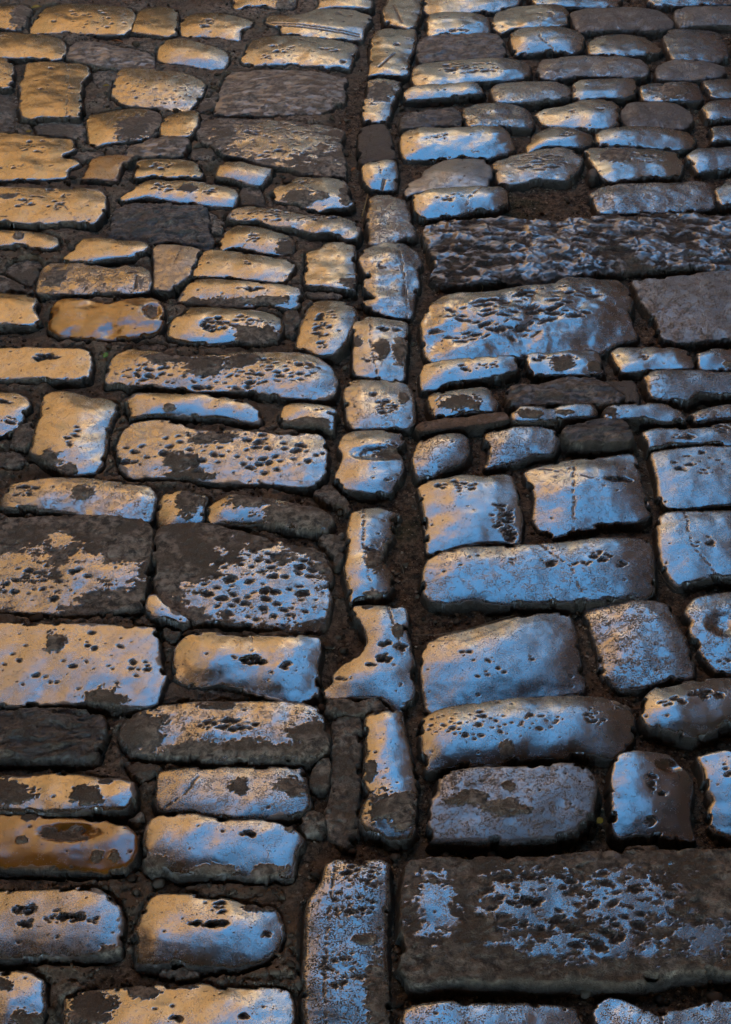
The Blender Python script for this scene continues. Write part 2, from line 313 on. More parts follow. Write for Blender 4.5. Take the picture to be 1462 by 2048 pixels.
S('A3','P',"835,752 850,742 868,745 872,762 860,776 842,774","small round pale pebble lying in the joint behind the soil gap",name='pebble',tint='l',pol=0.3,dome=2)
# ---- upper left, second band
S('B1','P',"-60,100 0,70 100,68 250,75 400,68 500,65 590,75 615,110 615,180 580,230 545,262 450,255 350,265 250,270 150,275 0,265 -60,265","large raised tan cobble with deep dark front face at left border, bright right corner",pit=[(250,110,160,30,14),(150,170,60,30,9),(330,170,60,25,9)],crust=[(30,130,50,14)],dome=0.6,zt=0.008,tx=0.04)
S('B1','P',"690,140 750,100 820,55 880,28 1000,30 1150,30 1280,45 1380,60 1395,100 1370,160 1290,160 1150,150 1000,140 850,125 760,140 700,155","long polished tan cobble with pits and bluish right end, above the dark slaty slab",pit=[(950,80,60,25,14),(1220,80,40,20,6)],crust=[(1100,75,50,20)],ty=0.06,tx=0.05)
S('B1','R',"610,340 650,290 660,210 700,175 850,160 1000,165 1150,175 1210,195 1220,260 1250,370 1230,410 1130,385 1000,370 850,375 720,360 640,350","dark brown slaty broken slab left of the small bright cobbles",tint='b',rough=1.0,pol=0.3,ty=0.1,name='paving_slab')
S('B1','C',"1210,195 1290,230 1310,270 1290,320 1240,330 1220,260","dark rough fragment at right end of the slaty broken slab",name='stone_fragment')
S('B1','P',"-60,325 0,320 150,318 270,330 330,350 345,395 290,420 200,410 100,400 0,410 -60,410","tan cobble with gleaming right tip and dark front, at left border below large raised cobble",crust=[(110,360,25,22)],tx=0.04)
S('B1','P',"350,480 400,450 450,400 480,365 560,360 700,370 840,375 870,405 840,440 760,470 640,475 540,495 460,490 370,490","smooth tan cobble shaped like a parallelogram, left of the matte wedge stone",dome=1.2,ty=0.03)
S('B1','G',"900,620 905,500 895,420 930,400 1050,405 1130,420 1180,440 1150,500 1110,580 1040,630 990,670 900,655","matte dark brown wedge stone with pale scuffs between tan cobbles",tint='b',dome=0.5)
S('B1','P',"210,660 225,590 245,530 290,495 420,495 560,515 660,545 740,520 830,530 875,555 885,620 870,670 780,685 650,680 480,685 330,680 240,685","long dusty tan cobble with cracked pale right end, above the brown ochre cobble",pol=0.85,crust=[(320,590,60,50)],pit=[(770,560,40,10,4)],scr=[(800,590,790,660)],und=1.2)
S('B1','C',"20,545 90,500 150,478 220,480 245,520 210,600 205,640 150,620 80,590","rough dark lump left of the long dusty tan cobble",name='stone_fragment')
S('B1','C',"-60,560 0,560 80,600 180,650 190,670 0,665 -60,665","flat crumbly mortar patch at left border above the plain tan cobble",name='mortar_lump')
S('B1','P',"-60,685 0,678 120,685 210,700 215,730 195,770 235,835 200,860 150,870 60,860 0,862 -60,860","plain tan cobble with ragged right end at left border, left of brown ochre cobble",dome=0.8,tx=0.04)
S('B1','P',"290,800 310,740 350,712 480,715 620,745 740,725 860,705 930,725 955,770 955,850 920,900 800,925 700,940 540,940 440,930 340,920 280,880","orange brown glossy cobble with blue lower half and hollow at right end",tint='o',hollow=[(890,790,55,45,0.006),(640,900,70,40,0.004)],crust=[(885,790,30,30)],und=2.0,ty=0.06,gloss=0.14)
S('B1','P',"-60,1030 20,1010 150,1000 300,1005 450,1010 530,1025 535,1100 520,1175 420,1190 200,1180 0,1190 -60,1190","flat pale tan cobble with a feather shaped row of pits, at left border",pit=[(270,1060,85,14,26)],dome=0.4,ty=0.02)
S('B1','C',"780,990 850,978 960,985 970,1005 850,1020","thin layered chip lying in the joint below the orange brown cobble",name='stone_fragment')
# ---- upper middle
S('B2','C',"235,80 250,45 340,50 375,110 390,170 310,165 235,160","small dark split stone between polished pitted cobble and patchy tan cobble",name='stone_fragment',rough=0.8)
S('B2','P',"430,80 440,55 520,50 560,0 700,5 840,20 870,60 850,100 900,150 870,170 760,175 700,195 620,175 540,150 470,140 435,130","tan cobble half covered by dark patches, left of the joint with dry twig",crust=[(580,125,85,40),(700,125,45,20),(850,110,30,50)],pit=[(600,40,60,12,8)],ty=0.04)
S('B2','K',"155,235 200,185 300,170 400,180 520,205 650,230 780,220 900,255 940,290 920,350 860,360 760,320 680,330 560,300 440,290 340,260 200,250","long narrow pitted tan cobble running behind the small bright cobble",pit=[(500,230,330,35,45)],und=1.5)
S('B2','P',"110,400 130,340 170,300 220,280 310,285 420,310 520,340 550,370 540,440 460,450 360,435 240,410 130,425","bright domed cobble with a small horseshoe shaped pit cluster on top",pit=[(315,365,28,20,12)],crust=[(510,410,50,40)],dome=1.5,ty=0.06)
S('B2','P',"-50,570 -20,520 20,440 60,430 200,440 380,470 530,490 550,510 530,580 495,620 400,610 250,595 100,585 -40,580","clean tan cobble with one small pit, between horseshoe pitted cobble and blue cobble",pit=[(280,515,20,10,4)],dome=0.8,ty=0.03)
S('B2','P',"-140,715 -80,640 -20,600 100,605 250,620 400,635 520,640 575,650 590,690 580,745 530,765 420,745 280,750 100,745 -60,730","pale blue cobble with dark crust along its front edge, below the clean tan one",crust=[(100,735,220,25),(400,725,100,20)],pit=[(300,665,90,8,14)],ty=0.1,dome=1.2)
S('B2','P',"-195,930 -170,840 -90,800 -60,765 100,768 250,772 400,785 480,825 485,880 440,950 330,960 200,955 80,975 -60,960 -150,945","gleaming cream cobble with a pit cluster and dark crust at its front right",crust=[(330,920,110,50)],pit=[(90,870,70,40,30),(240,860,60,40,10)],ty=0.05,dome=1.1)
S('B2','P',"620,440 700,430 740,390 840,385 900,400 910,450 900,520 930,600 910,660 820,655 700,640 610,635 615,560 625,500","flat square tan cobble with dark spot at front right, left of the centre column",crust=[(865,620,40,25)],dome=0.6)
S('B2','P',"555,990 580,900 590,850 620,780 660,720 720,712 830,725 900,760 925,810 900,870 860,960 800,1030 700,1045 630,1010","tilted tan cobble with a diagonal trail of dark pits and bluish left edge",pit=[(740,820,60,30,12),(710,900,50,50,16),(720,990,30,20,4)],tx=-0.06,dome=1.2)
S('B2','P',"975,220 1000,170 985,130 1030,110 1110,105 1190,125 1215,170 1235,250 1260,300 1265,340 1180,360 1130,395 1040,395 990,400 995,330 975,260","sixth cobble of the centre column, dusty grey with pale right side",tint='g',pol=0.8,und=1.3,tx=0.05)
S('B2','P',"925,480 960,440 1030,405 1100,395 1200,395 1260,430 1300,500 1270,560 1285,620 1250,700 1240,800 1180,805 1080,795 960,750 950,720 1030,715 1000,680 950,650 960,610 990,590 960,560 940,520","seventh of the centre column, tall dark grey with blue streak and notched left side",tint='d',und=1.8,speck=0.5,pit=[(1060,530,25,20,5)],tx=0.05,ty=0.06)
S('B2','P',"890,870 940,835 1000,830 1100,840 1210,850 1210,950 1200,1050 1195,1180 1100,1180 1000,1165 900,1150 895,1050 910,960","eighth of the centre column, pale with blue left streak and dark blotches",tint='l',crust=[(1060,1010,40,40),(1170,1020,40,60),(920,970,25,30)],pit=[(1100,900,60,14,6),(1000,1070,60,12,8)],speck=0.3,ty=0.04)
S('B2','C',"490,785 575,780 590,830 545,930 505,915 485,850","dark broken fragment between the cream cobble and the tilted cobble",name='stone_fragment')
S('B2','C',"610,660 760,668 850,695 800,715 650,700","thin dark chip below the flat square tan cobble",name='stone_fragment')
# ---- right, big slabs
S('B3','P',"60,120 60,80 150,58 300,52 440,48 470,60 480,110 440,135 330,140 250,160 120,170 75,165","small glossy golden cobble with vivid blue front corner, above the rippled slab",ty=0.14,dome=1.2,gloss=0.15,pit=[(230,100,70,15,7)],zt=0.006)
S('B3','P',"835,75 880,50 960,30 1100,35 1250,28 1350,25 1380,60 1395,130 1300,145 1150,150 1000,150 880,150 860,110","pale blue grey oblong cobble above right part of the rippled slab",tint='g',ty=0.06,pol=0.85)
S('B3','R',"95,220 130,185 300,175 480,165 600,180 700,190 800,165 1000,150 1200,150 1462,155 1560,160 1560,400 1400,400 1300,385 1150,385 1000,400 900,405 750,430 600,450 450,450 300,455 180,450 130,430 160,380 130,310 100,270","very long dark slab with a rippled chiselled surface, spanning to right border",tint='d',rough=1.0,pol=1.0,name='paving_slab',zt=0.01,ripple=1)
S('B3','K',"90,640 120,570 160,525 250,510 400,510 560,480 660,480 740,440 820,445 960,450 1010,480 1030,560 1010,600 1055,660 1050,690 960,710 900,750 800,760 650,765 500,770 400,775 250,785 160,800 110,760","big humped slab with vivid blue bands and dark gouges, below the rippled slab",tint='g',pit=[(520,600,340,50,46),(380,680,240,40,22),(700,520,200,25,16)],psize=1.25,long=1.7,und=2.0,ty=0.11,name='paving_slab',zt=0.008,gloss=0.17)
S('B3','G',"1025,455 1150,450 1300,430 1462,410 1560,400 1560,715 1450,720 1340,720 1220,740 1160,710 1130,650 1110,600 1060,540 1045,490","large flat speckled grey granite slab at right border",tint='g',pol=0.75,name='paving_slab',dome=0.3,ty=0.02)
S('C3','P',"92,120 95,80 110,50 250,35 400,35 480,30 510,35 518,85 460,100 380,115 300,120 200,140 150,155 100,155","blue cobble sloping to the left, directly below the big humped slab",tint='g',ty=0.1,tx=-0.05,pit=[(330,75,100,12,8),(420,70,12,12,3)])
S('B3','P',"545,800 580,780 680,785 760,770 830,765 875,780 905,860 880,875 780,870 650,870 590,870 560,840","bumpy mottled cobble with dark blotches, centre one below the humped slab",tint='g',crust=[(720,830,45,25),(860,845,30,20)],pit=[(680,810,90,12,12)],und=1.5,ty=0.05)
S('B3','P',"935,770 960,748 1050,755 1200,760 1270,775 1300,840 1290,855 1150,850 980,860 960,820","brown cobble with a bright blue left tip, below the large granite slab",tint='g',tx=-0.06,ty=0.03,pit=[(1080,805,20,8,3)])
S('B3','P',"1315,780 1380,765 1560,765 1560,860 1340,850 1320,830","blue cobble cut by right border just below the large granite slab",tint='g',ty=0.08,crust=[(1450,835,20,15)])
# ---- middle left
S('C2','K',"-560,180 -540,80 -490,15 -400,-20 -250,5 -150,30 0,30 150,15 300,0 450,5 620,5 700,40 780,95 805,160 790,230 740,262 650,262 500,255 380,235 250,220 150,225 0,225 -200,200 -400,190","very long golden slab riddled with pits, its right end rounded",pit=[(100,120,620,90,110)],long=1.25,crust=[(30,90,110,50),(-180,50,120,30),(250,60,90,35)],name='paving_slab',dome=1.0,ty=0.04)
S('C1','P',"-60,235 0,238 100,240 150,260 175,300 140,340 125,400 100,440 40,470 0,480 -60,480","tan and blue cobble cut by left border, left of the tall upright cobble",pit=[(40,300,40,15,5),(50,400,50,15,10)],tx=0.06,ty=0.04)
S('C1','P',"240,320 250,255 300,230 380,225 520,250 620,250 680,285 690,310 650,380 620,480 615,560 600,640 560,690 460,710 400,715 340,680 230,620 170,590 190,540 210,440 240,380","tall upright smooth cobble with shining right side and small central pits",pit=[(420,500,40,60,8)],crust=[(290,630,60,40),(390,690,50,25)],tx=0.09,dome=1.2,gloss=0.2)
S('C1','P',"740,350 730,300 790,255 900,250 1050,255 1200,258 1330,275 1450,300 1510,340 1530,370 1520,405 1400,395 1300,375 1150,375 1000,370 850,370 760,380","long slim pale blue cobble between the two pitted slabs on the left",crust=[(985,335,28,14)],ty=0.09,dome=1.3)
S('C2','P',"470,380 490,320 540,305 640,310 760,325 800,345 800,430 800,470 740,445 690,430 600,430 520,430 480,420","short bright cobble with dark crust at its front, right of the slim blue one",crust=[(620,425,110,32)],pit=[(765,365,18,10,4)],ty=0.05)
S('C2','K',"-480,600 -490,560 -450,470 -380,420 -250,405 -150,420 -50,460 100,480 160,470 260,460 350,480 450,495 560,485 700,490 735,520 740,600 735,700 680,770 620,785 500,775 400,765 250,765 100,755 0,745 -150,730 -300,725 -400,730 -460,690","wide silver white slab full of distinct round pits, left of the centre column",pit=[(120,600,600,130,70)],crust=[(60,510,120,30),(-110,650,80,50),(-70,720,120,20)],tint='l',name='paving_slab',dome=0.5,ty=0.05,psize=1.25,gloss=0.17)
S('C1','P',"0,900 20,840 60,780 200,760 330,745 500,740 650,760 800,765 880,790 915,840 900,900 880,970 820,990 700,975 550,960 400,935 200,920 100,915 20,910","long mottled pale cobble with a dark oval stain, below the tall upright cobble",tint='l',crust=[(480,830,60,30)],speck=0.6,pit=[(150,830,80,40,12)],ty=0.04)
S('C1','C',"50,560 100,420 180,400 205,440 190,520 150,580","upright dark fragment left of the tall upright cobble",name='stone_fragment')
S('C1','C',"-60,570 0,570 100,580 150,610 130,660 60,670 -60,660","dark knobbly fragment at left border above the long mottled cobble",name='stone_fragment')
S('C1','P',"920,960 930,880 960,830 1050,815 1150,830 1210,850 1190,930 1190,990 1130,1010 1020,1020 930,1010","small blue cobble with a grey mortar patch covering its upper right",crust=[(1110,890,75,65)],ty=0.07,dome=1.4)
S('C2','P',"30,960 50,900 100,870 150,850 180,830 300,850 450,870 600,890 720,930 780,970 740,1040 620,1030 500,1020 380,1000 250,1000 120,990 60,1000","crusted cobble with a thin bright blue streak, below the silver white slab",crust=[(600,960,220,70),(300,880,140,40)],ty=0.06,dome=1.5)
S('D1','K',"-60,60 0,-50 200,-60 500,-60 800,-50 880,0 880,120 860,250 840,380 820,460 700,480 500,500 350,500 200,490 50,480 -60,470","broad mud dark slab with islands of shiny pitted stone, at left border",tint='l',name='paving_slab',shs=0.038,shine=[(180,400,330,120),(100,230,240,110),(690,290,150,100),(480,290,160,150),(350,90,120,50)],pit=[(250,330,280,110,26)],dome=0.4,ty=0.05)
S('D2','K',"-270,200 -270,80 -230,0 -100,-20 0,-30 200,20 350,60 500,90 650,110 730,150 770,250 765,400 750,520 700,590 620,600 450,585 300,570 100,550 -60,545 -180,500 -240,420 -260,320","broad slab with crusted left and top, deep round pits on its bright right part",tint='l',name='paving_slab',shine=[(400,360,430,240),(60,420,200,110),(600,420,200,170)],pit=[(380,340,380,200,62)],psize=1.4,dome=0.5,ty=0.05)
S('D1','P',"855,480 870,410 910,400 960,460 1040,510 1110,550 1060,560 960,540 880,525","small shiny curved sliver wedged below crack between two dark slabs",ty=0.04,tint='n')
S('D1','P',"-60,580 0,575 200,580 400,580 530,575 700,590 900,595 915,640 925,720 940,830 970,870 940,940 920,1030 850,1050 700,1040 550,1020 420,1030 250,1035 100,1045 -60,1045","very large flat light slab dotted with small holes, at left border",tint='l',pit=[(450,800,430,180,34)],psize=0.8,crust=[(600,1000,110,50),(330,680,60,45)],dome=0.35,ty=0.03,name='paving_slab',und=0.8)
S('D2','P',"-160,800 -140,700 -90,640 0,615 150,620 300,640 450,645 600,640 700,650 705,700 680,800 690,880 690,960 640,1010 500,1010 380,980 250,940 120,900 0,920 -100,900 -150,860","glossy cobble with blue centre and golden rim, middle left beside boomerang stone",pit=[(310,790,60,18,14),(500,820,20,12,3),(190,770,12,8,2)],ty=0.06,dome=1.3,gloss=0.16)
S('D1','C',"930,960 1000,900 1060,900 1150,940 1300,925 1350,915 1500,950 1620,985 1500,1010 1250,1000 1100,1020 950,1030","dark crust ledge along the front of the golden rimmed cobble",name='mortar_lump')
# ---- centre column, middle
S('C2','P',"840,240 870,170 960,165 1100,165 1220,185 1250,270 1255,400 1220,440 1060,440 900,445 860,400 855,320","ninth of the centre column, square mottled white with central dark pits",tint='l',speck=0.5,pit=[(1080,330,80,35,18),(1010,255,10,8,2)],crust=[(1190,275,25,30)],ty=0.03)
S('C2','P',"810,560 840,480 930,462 1050,460 1170,470 1195,520 1140,570 1180,620 1190,680 1150,760 1120,810 1010,820 880,800 800,770 790,720 830,650 840,600","tenth of the centre column, blue with a rough sag across its middle",tint='g',hollow=[(1050,600,170,45,0.007)],crust=[(1120,600,90,30)],pit=[(1100,550,60,15,6),(1110,745,15,8,2)],ty=0.03)
S('C2','C',"660,820 740,760 800,800 860,860 890,900 860,935 740,880","gritty grey mortar lump right of the silver white slab corner",name='mortar_lump')
S('D2','P',"865,-20 890,-80 950,-113 1050,-118 1130,-100 1175,-85 1120,-40 1140,40 1080,100 1060,180 1110,250 1135,320 1110,370 1040,415 960,420 880,440 870,360 840,250 870,150 860,60","kidney shaped brown cobble in centre column with bright blue right edge",tint='n',crust=[(1030,200,45,60),(1090,150,30,50),(1030,395,50,20)],pit=[(1000,160,40,60,10)],tx=0.06,dome=1.2)
S('D2','P',"870,480 920,460 1050,465 1200,475 1215,520 1200,600 1230,700 1250,800 1250,960 1210,1050 1160,1060 1060,980 950,980 830,985 730,970 715,940 790,890 780,850 840,790 930,750 985,690 970,610 930,540","boomerang shaped cobble in centre column with blue curved top and dark pits",tint='n',pit=[(1080,690,30,15,3),(1170,700,30,18,4),(1090,770,40,22,6),(1000,810,25,8,3),(1160,600,25,30,2),(850,880,50,10,4)],crust=[(1160,615,28,32),(980,470,25,12)],ty=0.05,dome=1.3)
S('D2','C',"690,60 760,20 840,30 850,100 830,200 790,230 760,130","gritty dark mortar lump left of the kidney shaped cobble",name='mortar_lump')
S('D2','C',"690,1040 760,1000 900,1010 1040,1000 1120,1050 1000,1085 780,1090","gritty dark mortar lump under the boomerang shaped cobble",name='mortar_lump')
# ---- middle right
S('C3','P',"120,200 150,180 250,170 360,152 410,165 435,230 420,265 300,265 200,285 150,275 130,240","small cobble with purple blue crown and dark chip, right of ninth centre column cobble",tint='g',crust=[(260,230,75,28)],ty=0.06,dome=1.4)
S('C3','R',"468,180 500,150 620,140 720,115 860,105 900,130 960,170 1000,195 950,225 850,225 750,230 600,235 490,240","long grey slaty rough cobble with glittering top, in the right field",tint='g',rough=0.8,pol=0.7,speck=0.5,zt=0.006)
S('C3','P',"905,130 1040,125 1058,235 1000,225 1000,190 940,160","pale dull wedge at the right end of the long slaty cobble",tint='g',pol=0.4,dome=0.5)
S('C3','K',"1080,105 1130,85 1280,82 1400,95 1560,90 1560,195 1440,190 1320,175 1280,210 1200,210 1110,195 1095,150","large blue cobble with frosted speckled left half, at right border",tint='g',speck=1.0,ty=0.07)
S('C3','P',"68,340 90,320 200,300 350,285 460,275 480,305 400,318 280,328 180,345 90,355","very thin golden brown sliver beside the ninth centre column cobble",tint='o',pol=0.6,dome=0.6)
S('C3','P',"490,275 520,245 650,250 780,235 850,235 870,265 860,285 750,290 650,305 560,310 500,305","narrow cobble with two dark oval hollows, below the long slaty cobble",crust=[(570,280,45,16),(730,272,35,8)],ty=0.03,tint='n',zt=0.006)
S('C3','P',"905,260 940,238 1000,240 1100,232 1200,245 1250,275 1260,305 1180,310 1080,290 950,297 905,290","narrow cobble with dark knob at left and shiny back, right field",crust=[(930,268,24,20)],tint='n',ty=0.03,zt=0.004)
S('C3','P',"1275,275 1400,240 1560,215 1560,290 1400,300 1310,310","slanting grey cobble at right border below the frosted blue cobble",tint='g',ty=0.03,pol=0.8)
S('C3','K',"55,470 80,400 150,372 270,362 300,390 305,450 280,480 200,510 140,545 80,545 60,510","rounded cobble with a grainy bright blue right half, right of tenth centre column cobble",tint='g',speck=0.8,ty=0.08,dome=1.4)
S('C3','K',"375,360 450,345 600,332 680,345 705,380 690,430 670,450 590,450 520,480 450,490 370,500 400,440 375,400","grainy blue cobble with hooked front left corner, left of the jagged dark stone",tint='g',speck=0.8,ty=0.08,und=1.4)
S('C3','R',"720,345 760,320 880,305 980,295 1020,340 1030,385 960,400 850,395 780,400 740,375","jagged dark grey broken stone standing above its neighbours in right field",tint='d',rough=0.9,pol=0.35,zt=0.012)
S('C3','P',"1070,355 1120,340 1220,338 1340,340 1420,320 1560,305 1560,425 1450,415 1380,405 1200,400 1110,430 1095,390","flat bow tie shaped cobble with slashed pits at right border",tint='n',pit=[(1250,375,50,10,8),(1420,350,30,20,8)],ty=0.03)
S('C3','P',"80,590 90,570 200,560 260,545 330,545 370,560 450,540 490,545 520,620 540,720 535,830 450,825 370,830 280,840 180,865 120,870 115,780 100,660","squarish pale cobble, cream at the back and blue at front, pitted at right",tint='l',pit=[(270,600,110,25,14),(450,720,50,60,22),(480,790,35,30,14)],ty=0.06,tx=-0.02,dome=1.1,gloss=0.18)
S('C3','P',"550,520 600,500 750,475 900,470 1030,448 1050,500 1065,580 1090,640 1110,710 1060,740 930,745 800,770 680,795 620,760 590,720 600,620 570,570","large deep blue cobble with one dark slot shaped hole and a fine crack",tint='g',pit=[(970,575,50,8,6)],hollow=[(960,573,60,12,0.004)],crk=[(620,510,880,575)],ty=0.08,tx=-0.03,dome=1.0,speck=0.25)
S('C3','P',"1110,440 1200,425 1350,420 1462,425 1560,420 1560,670 1462,672 1350,675 1200,685 1150,665 1140,560 1125,500","broad flat grey cobble with a few dents and a blue left edge, right border",tint='g',pit=[(1300,490,120,50,12),(1350,540,30,12,4)],tx=-0.03,dome=0.7,ty=0.03,gloss=0.24)
S('C3','P',"1140,740 1170,700 1300,705 1462,710 1560,710 1560,985 1400,985 1300,1000 1230,1020 1180,960 1150,880 1145,800","broad blue cobble tapering toward its front left, right border above bulbous cobble",tint='g',ty=0.06,tx=-0.02,dome=0.8,pit=[(1350,850,60,30,6)])
S('D3','P',"100,200 120,140 200,105 300,88 450,90 600,88 700,80 900,65 1050,65 1110,85 1120,180 1125,280 1090,310 950,310 800,320 650,322 480,325 400,320 330,300 200,320 130,300 105,270","very long blue slab with a trail of dark pits along its middle",tint='g',pit=[(500,160,30,14,3),(650,170,40,14,5),(800,175,40,10,5),(890,150,40,20,7),(970,180,25,12,4)],ty=0.06,dome=1.0,speck=0.4,name='paving_slab',zt=0.006)
S('D3','P',"90,560 110,510 200,470 350,440 500,400 640,380 740,372 760,400 780,500 800,600 820,710 750,725 600,740 450,760 280,780 150,805 115,770 95,650","large wedge shaped cobble widening left, grey with blue middle and round holes",tint='g',pit=[(350,640,60,70,5),(450,620,30,30,2),(285,560,20,15,2),(590,590,20,20,2),(765,650,8,8,1)],ty=0.05,dome=1.2,gloss=0.2)
S('D3','P',"815,350 860,325 1000,322 1120,330 1200,350 1215,420 1260,500 1300,590 1300,660 1180,670 1060,700 940,700 895,640 870,500 840,420","squarish cobble with vivid blue left side and rough brown right side",tint='g',tx=-0.08,speck=0.8,dome=1.2,und=1.4,ty=0.05,pol=0.9)
S('D3','P',"1255,370 1300,310 1400,285 1520,270 1560,280 1560,650 1462,645 1400,625 1340,560 1310,500 1280,450 1300,410","bulbous pale cobble with dark dish in its middle, at right border",tint='g',hollow=[(1430,430,80,60,0.006)],speck=0.6,ty=0.02,pit=[(1420,590,40,10,3)])
S('E3','P',"88,95 100,60 180,20 330,0 500,-20 650,-33 800,-35 950,-28 1010,5 1035,60 1030,150 990,200 940,240 820,215 700,240 560,235 450,265 330,265 200,275 120,290 105,230 95,150","long barrel shaped cobble, blue band freckled with many small pits",tint='n',pit=[(300,100,200,60,40),(620,90,110,40,16),(860,70,45,40,18)],psize=0.7,crust=[(980,0,40,25),(470,215,30,25)],dome=1.7,ty=0.04,gloss=0.18)
S('E3','P',"1070,-15 1130,-75 1250,-98 1400,-115 1560,-120 1560,80 1462,90 1380,120 1300,150 1200,120 1100,100 1070,50","rounded cobble with blue back and deep brown front at right border",tint='n',pit=[(1350,-30,80,20,12),(1200,5,60,15,6)],dome=1.8,zt=0.008)
S('E3','G',"175,380 180,315 250,305 400,290 550,295 700,278 800,285 850,320 868,390 850,450 840,530 780,560 700,590 600,600 500,610 350,600 250,600 130,600 125,440 165,410","large grainy blue grey granite cobble with one dark branching blotch on top",tint='g',crust=[(330,425,70,28),(450,470,80,30),(480,385,25,18),(260,440,60,14),(560,485,30,14)],pol=0.9,dome=0.7,ty=0.06,zt=0.008)
S('E3','P',"945,290 970,240 1050,220 1120,230 1190,235 1250,290 1295,340 1280,450 1285,530 1305,590 1240,590 1150,575 1050,575 975,590 945,560 945,440 935,350","glossy upright blue cobble with curled chip at its top right",tint='g',hollow=[(1190,285,60,30,0.006)],pit=[(1105,355,18,40,8),(1160,410,10,8,2),(1105,525,18,18,4)],dome=1.2,gloss=0.15,ty=0.06,zt=0.006)
S('E3','P',"1310,235 1400,220 1560,200 1560,590 1462,585 1400,560 1365,520 1370,460 1390,430 1350,370 1345,290","pale blue cobble cut by right border beside the glossy upright one",tint='g',tx=-0.04,ty=0.04,pit=[(1440,310,15,30,4)],zt=0.004)
S('F3','K',"15,200 20,110 45,40 200,30 400,30 600,30 800,5 1000,0 1200,-5 1400,-10 1560,-20 1560,560 1400,515 1250,510 1100,550 1000,570 900,565 780,545 650,565 500,555 400,565 250,550 100,580 40,570 10,500 10,350","huge rusty brown slab with blue shiny islands and deep pits, lower right",tint='g',shine=[(620,230,350,210),(1000,230,330,220),(850,420,500,90),(150,250,150,200),(1350,380,200,110)],shk=0.9,shs=0.026,pit=[(850,240,520,180,70)],psize=1.2,long=1.2,dome=0.35,name='paving_slab',zt=0.006,ctint='b',gloss=0.25,ty=0.03)
S('F3','P',"0,760 20,700 80,675 200,660 400,668 550,660 700,670 780,680 820,730 830,880 0,880","grainy grey blue cobble at bottom border right of the centre column",tint='g',speck=0.6,ty=-0.02)
S('F3','P',"860,680 930,632 1000,650 1080,700 1160,710 1280,690 1400,650 1560,590 1560,880 880,880 875,760","grainy blue cobble with a scooped back edge in the bottom right corner",tint='g',speck=0.6,ty=-0.02)
S('E3','C',"1000,645 1060,632 1140,628 1150,645 1100,655 1010,657","small smooth elongated pebble below the glossy upright blue cobble",name='pebble')
# ---- lower left
S('E1','R',"-60,50 0,45 100,50 250,35 380,50 500,55 600,80 620,150 580,250 560,330 480,345 350,330 200,325 100,320 0,330 -60,330","dark lumpy rough slab at left border under the very large flat light slab",tint='b',rough=1.0,pol=0.35,name='paving_slab')
S('E2','P',"-470,180 -440,90 -340,50 -240,20 0,-5 200,0 450,5 600,10 680,40 740,120 750,250 690,310 560,340 380,330 200,340 0,330 -200,300 -380,290 -450,250","long cobble with frosty blue back, rusty scabs and broken muddy front",tint='l',crust=[(-350,170,130,110),(650,230,130,110),(200,290,420,50),(90,30,90,20)],speck=0.7,pit=[(150,150,180,30,22)],und=1.5,ty=0.03)
S('E1','P',"-60,425 0,420 150,430 300,408 450,415 560,440 700,450 780,470 790,560 740,630 600,640 400,655 200,650 0,640 -60,640","brown cobble with bright blue white back ridge at left border",tint='n',ty=-0.08,crust=[(60,540,110,70),(500,560,80,50),(620,470,40,18)],und=1.4)
S('E2','P',"-270,560 -280,470 -240,410 -100,385 50,380 300,375 450,375 595,368 610,440 640,540 640,620 560,670 400,680 200,690 60,670 -100,650 -240,640","dark olive cobble with blue back and square matte patch at right end",tint='b',crust=[(540,500,80,45),(230,500,50,40)],speck=0.4,ty=-0.02,gloss=0.24)
S('E1','P',"-60,655 0,650 150,650 300,665 450,680 620,690 730,715 800,780 790,900 720,990 600,1000 450,980 300,975 100,965 -60,960","rusty orange glossy cobble with an eye shaped hollow on top, left border",tint='o',hollow=[(400,770,190,60,0.009)],crust=[(390,775,130,40),(170,670,40,30),(130,815,30,20),(570,915,28,30),(670,915,28,30)],gloss=0.15,dome=1.2)
S('E2','P',"-320,760 -290,690 -220,665 -40,660 100,690 200,695 350,685 480,690 550,740 610,795 560,860 550,960 540,1020 400,1015 200,1010 0,1005 -200,990 -310,970 -330,870","smooth blue cobble with golden right end and crusted front edge, lower left",tint='n',crust=[(-270,950,80,45),(60,985,120,25),(400,990,90,35),(530,715,30,30)],pit=[(270,780,40,10,5)],ty=0.02,dome=1.2,gloss=0.17)
S('F1','P',"-60,240 0,230 150,225 300,225 450,210 560,215 630,245 690,310 715,400 710,520 690,570 560,600 420,620 250,610 100,620 -60,635","brown violet cobble with ragged pits at centre, left border below the orange one",tint='n',pit=[(130,350,80,25,9),(310,390,60,40,7),(430,390,50,25,8),(140,435,40,12,4),(550,410,30,12,3)],crust=[(640,585,70,30)],dome=1.0,gloss=0.24)
S('F2','P',"-390,480 -340,360 -310,270 -260,230 -100,235 100,255 300,290 440,320 480,400 490,480 440,580 330,650 200,670 0,665 -150,650 -300,655 -370,640 -370,560","golden cobble with a blue white top end and pit arc, lower left near gutter",tint='n',pit=[(110,330,50,40,8),(50,430,110,12,26),(400,480,20,10,3)],crust=[(370,320,110,20)],dome=1.4,gloss=0.17,ty=-0.02)
S('F1','P',"-60,700 0,705 80,692 170,700 250,745 245,830 265,900 240,960 180,1000 80,1080 -60,1080","brown cobble in the bottom left corner with grey mortar at its right",tint='n',crust=[(160,980,80,40),(20,780,60,40)])
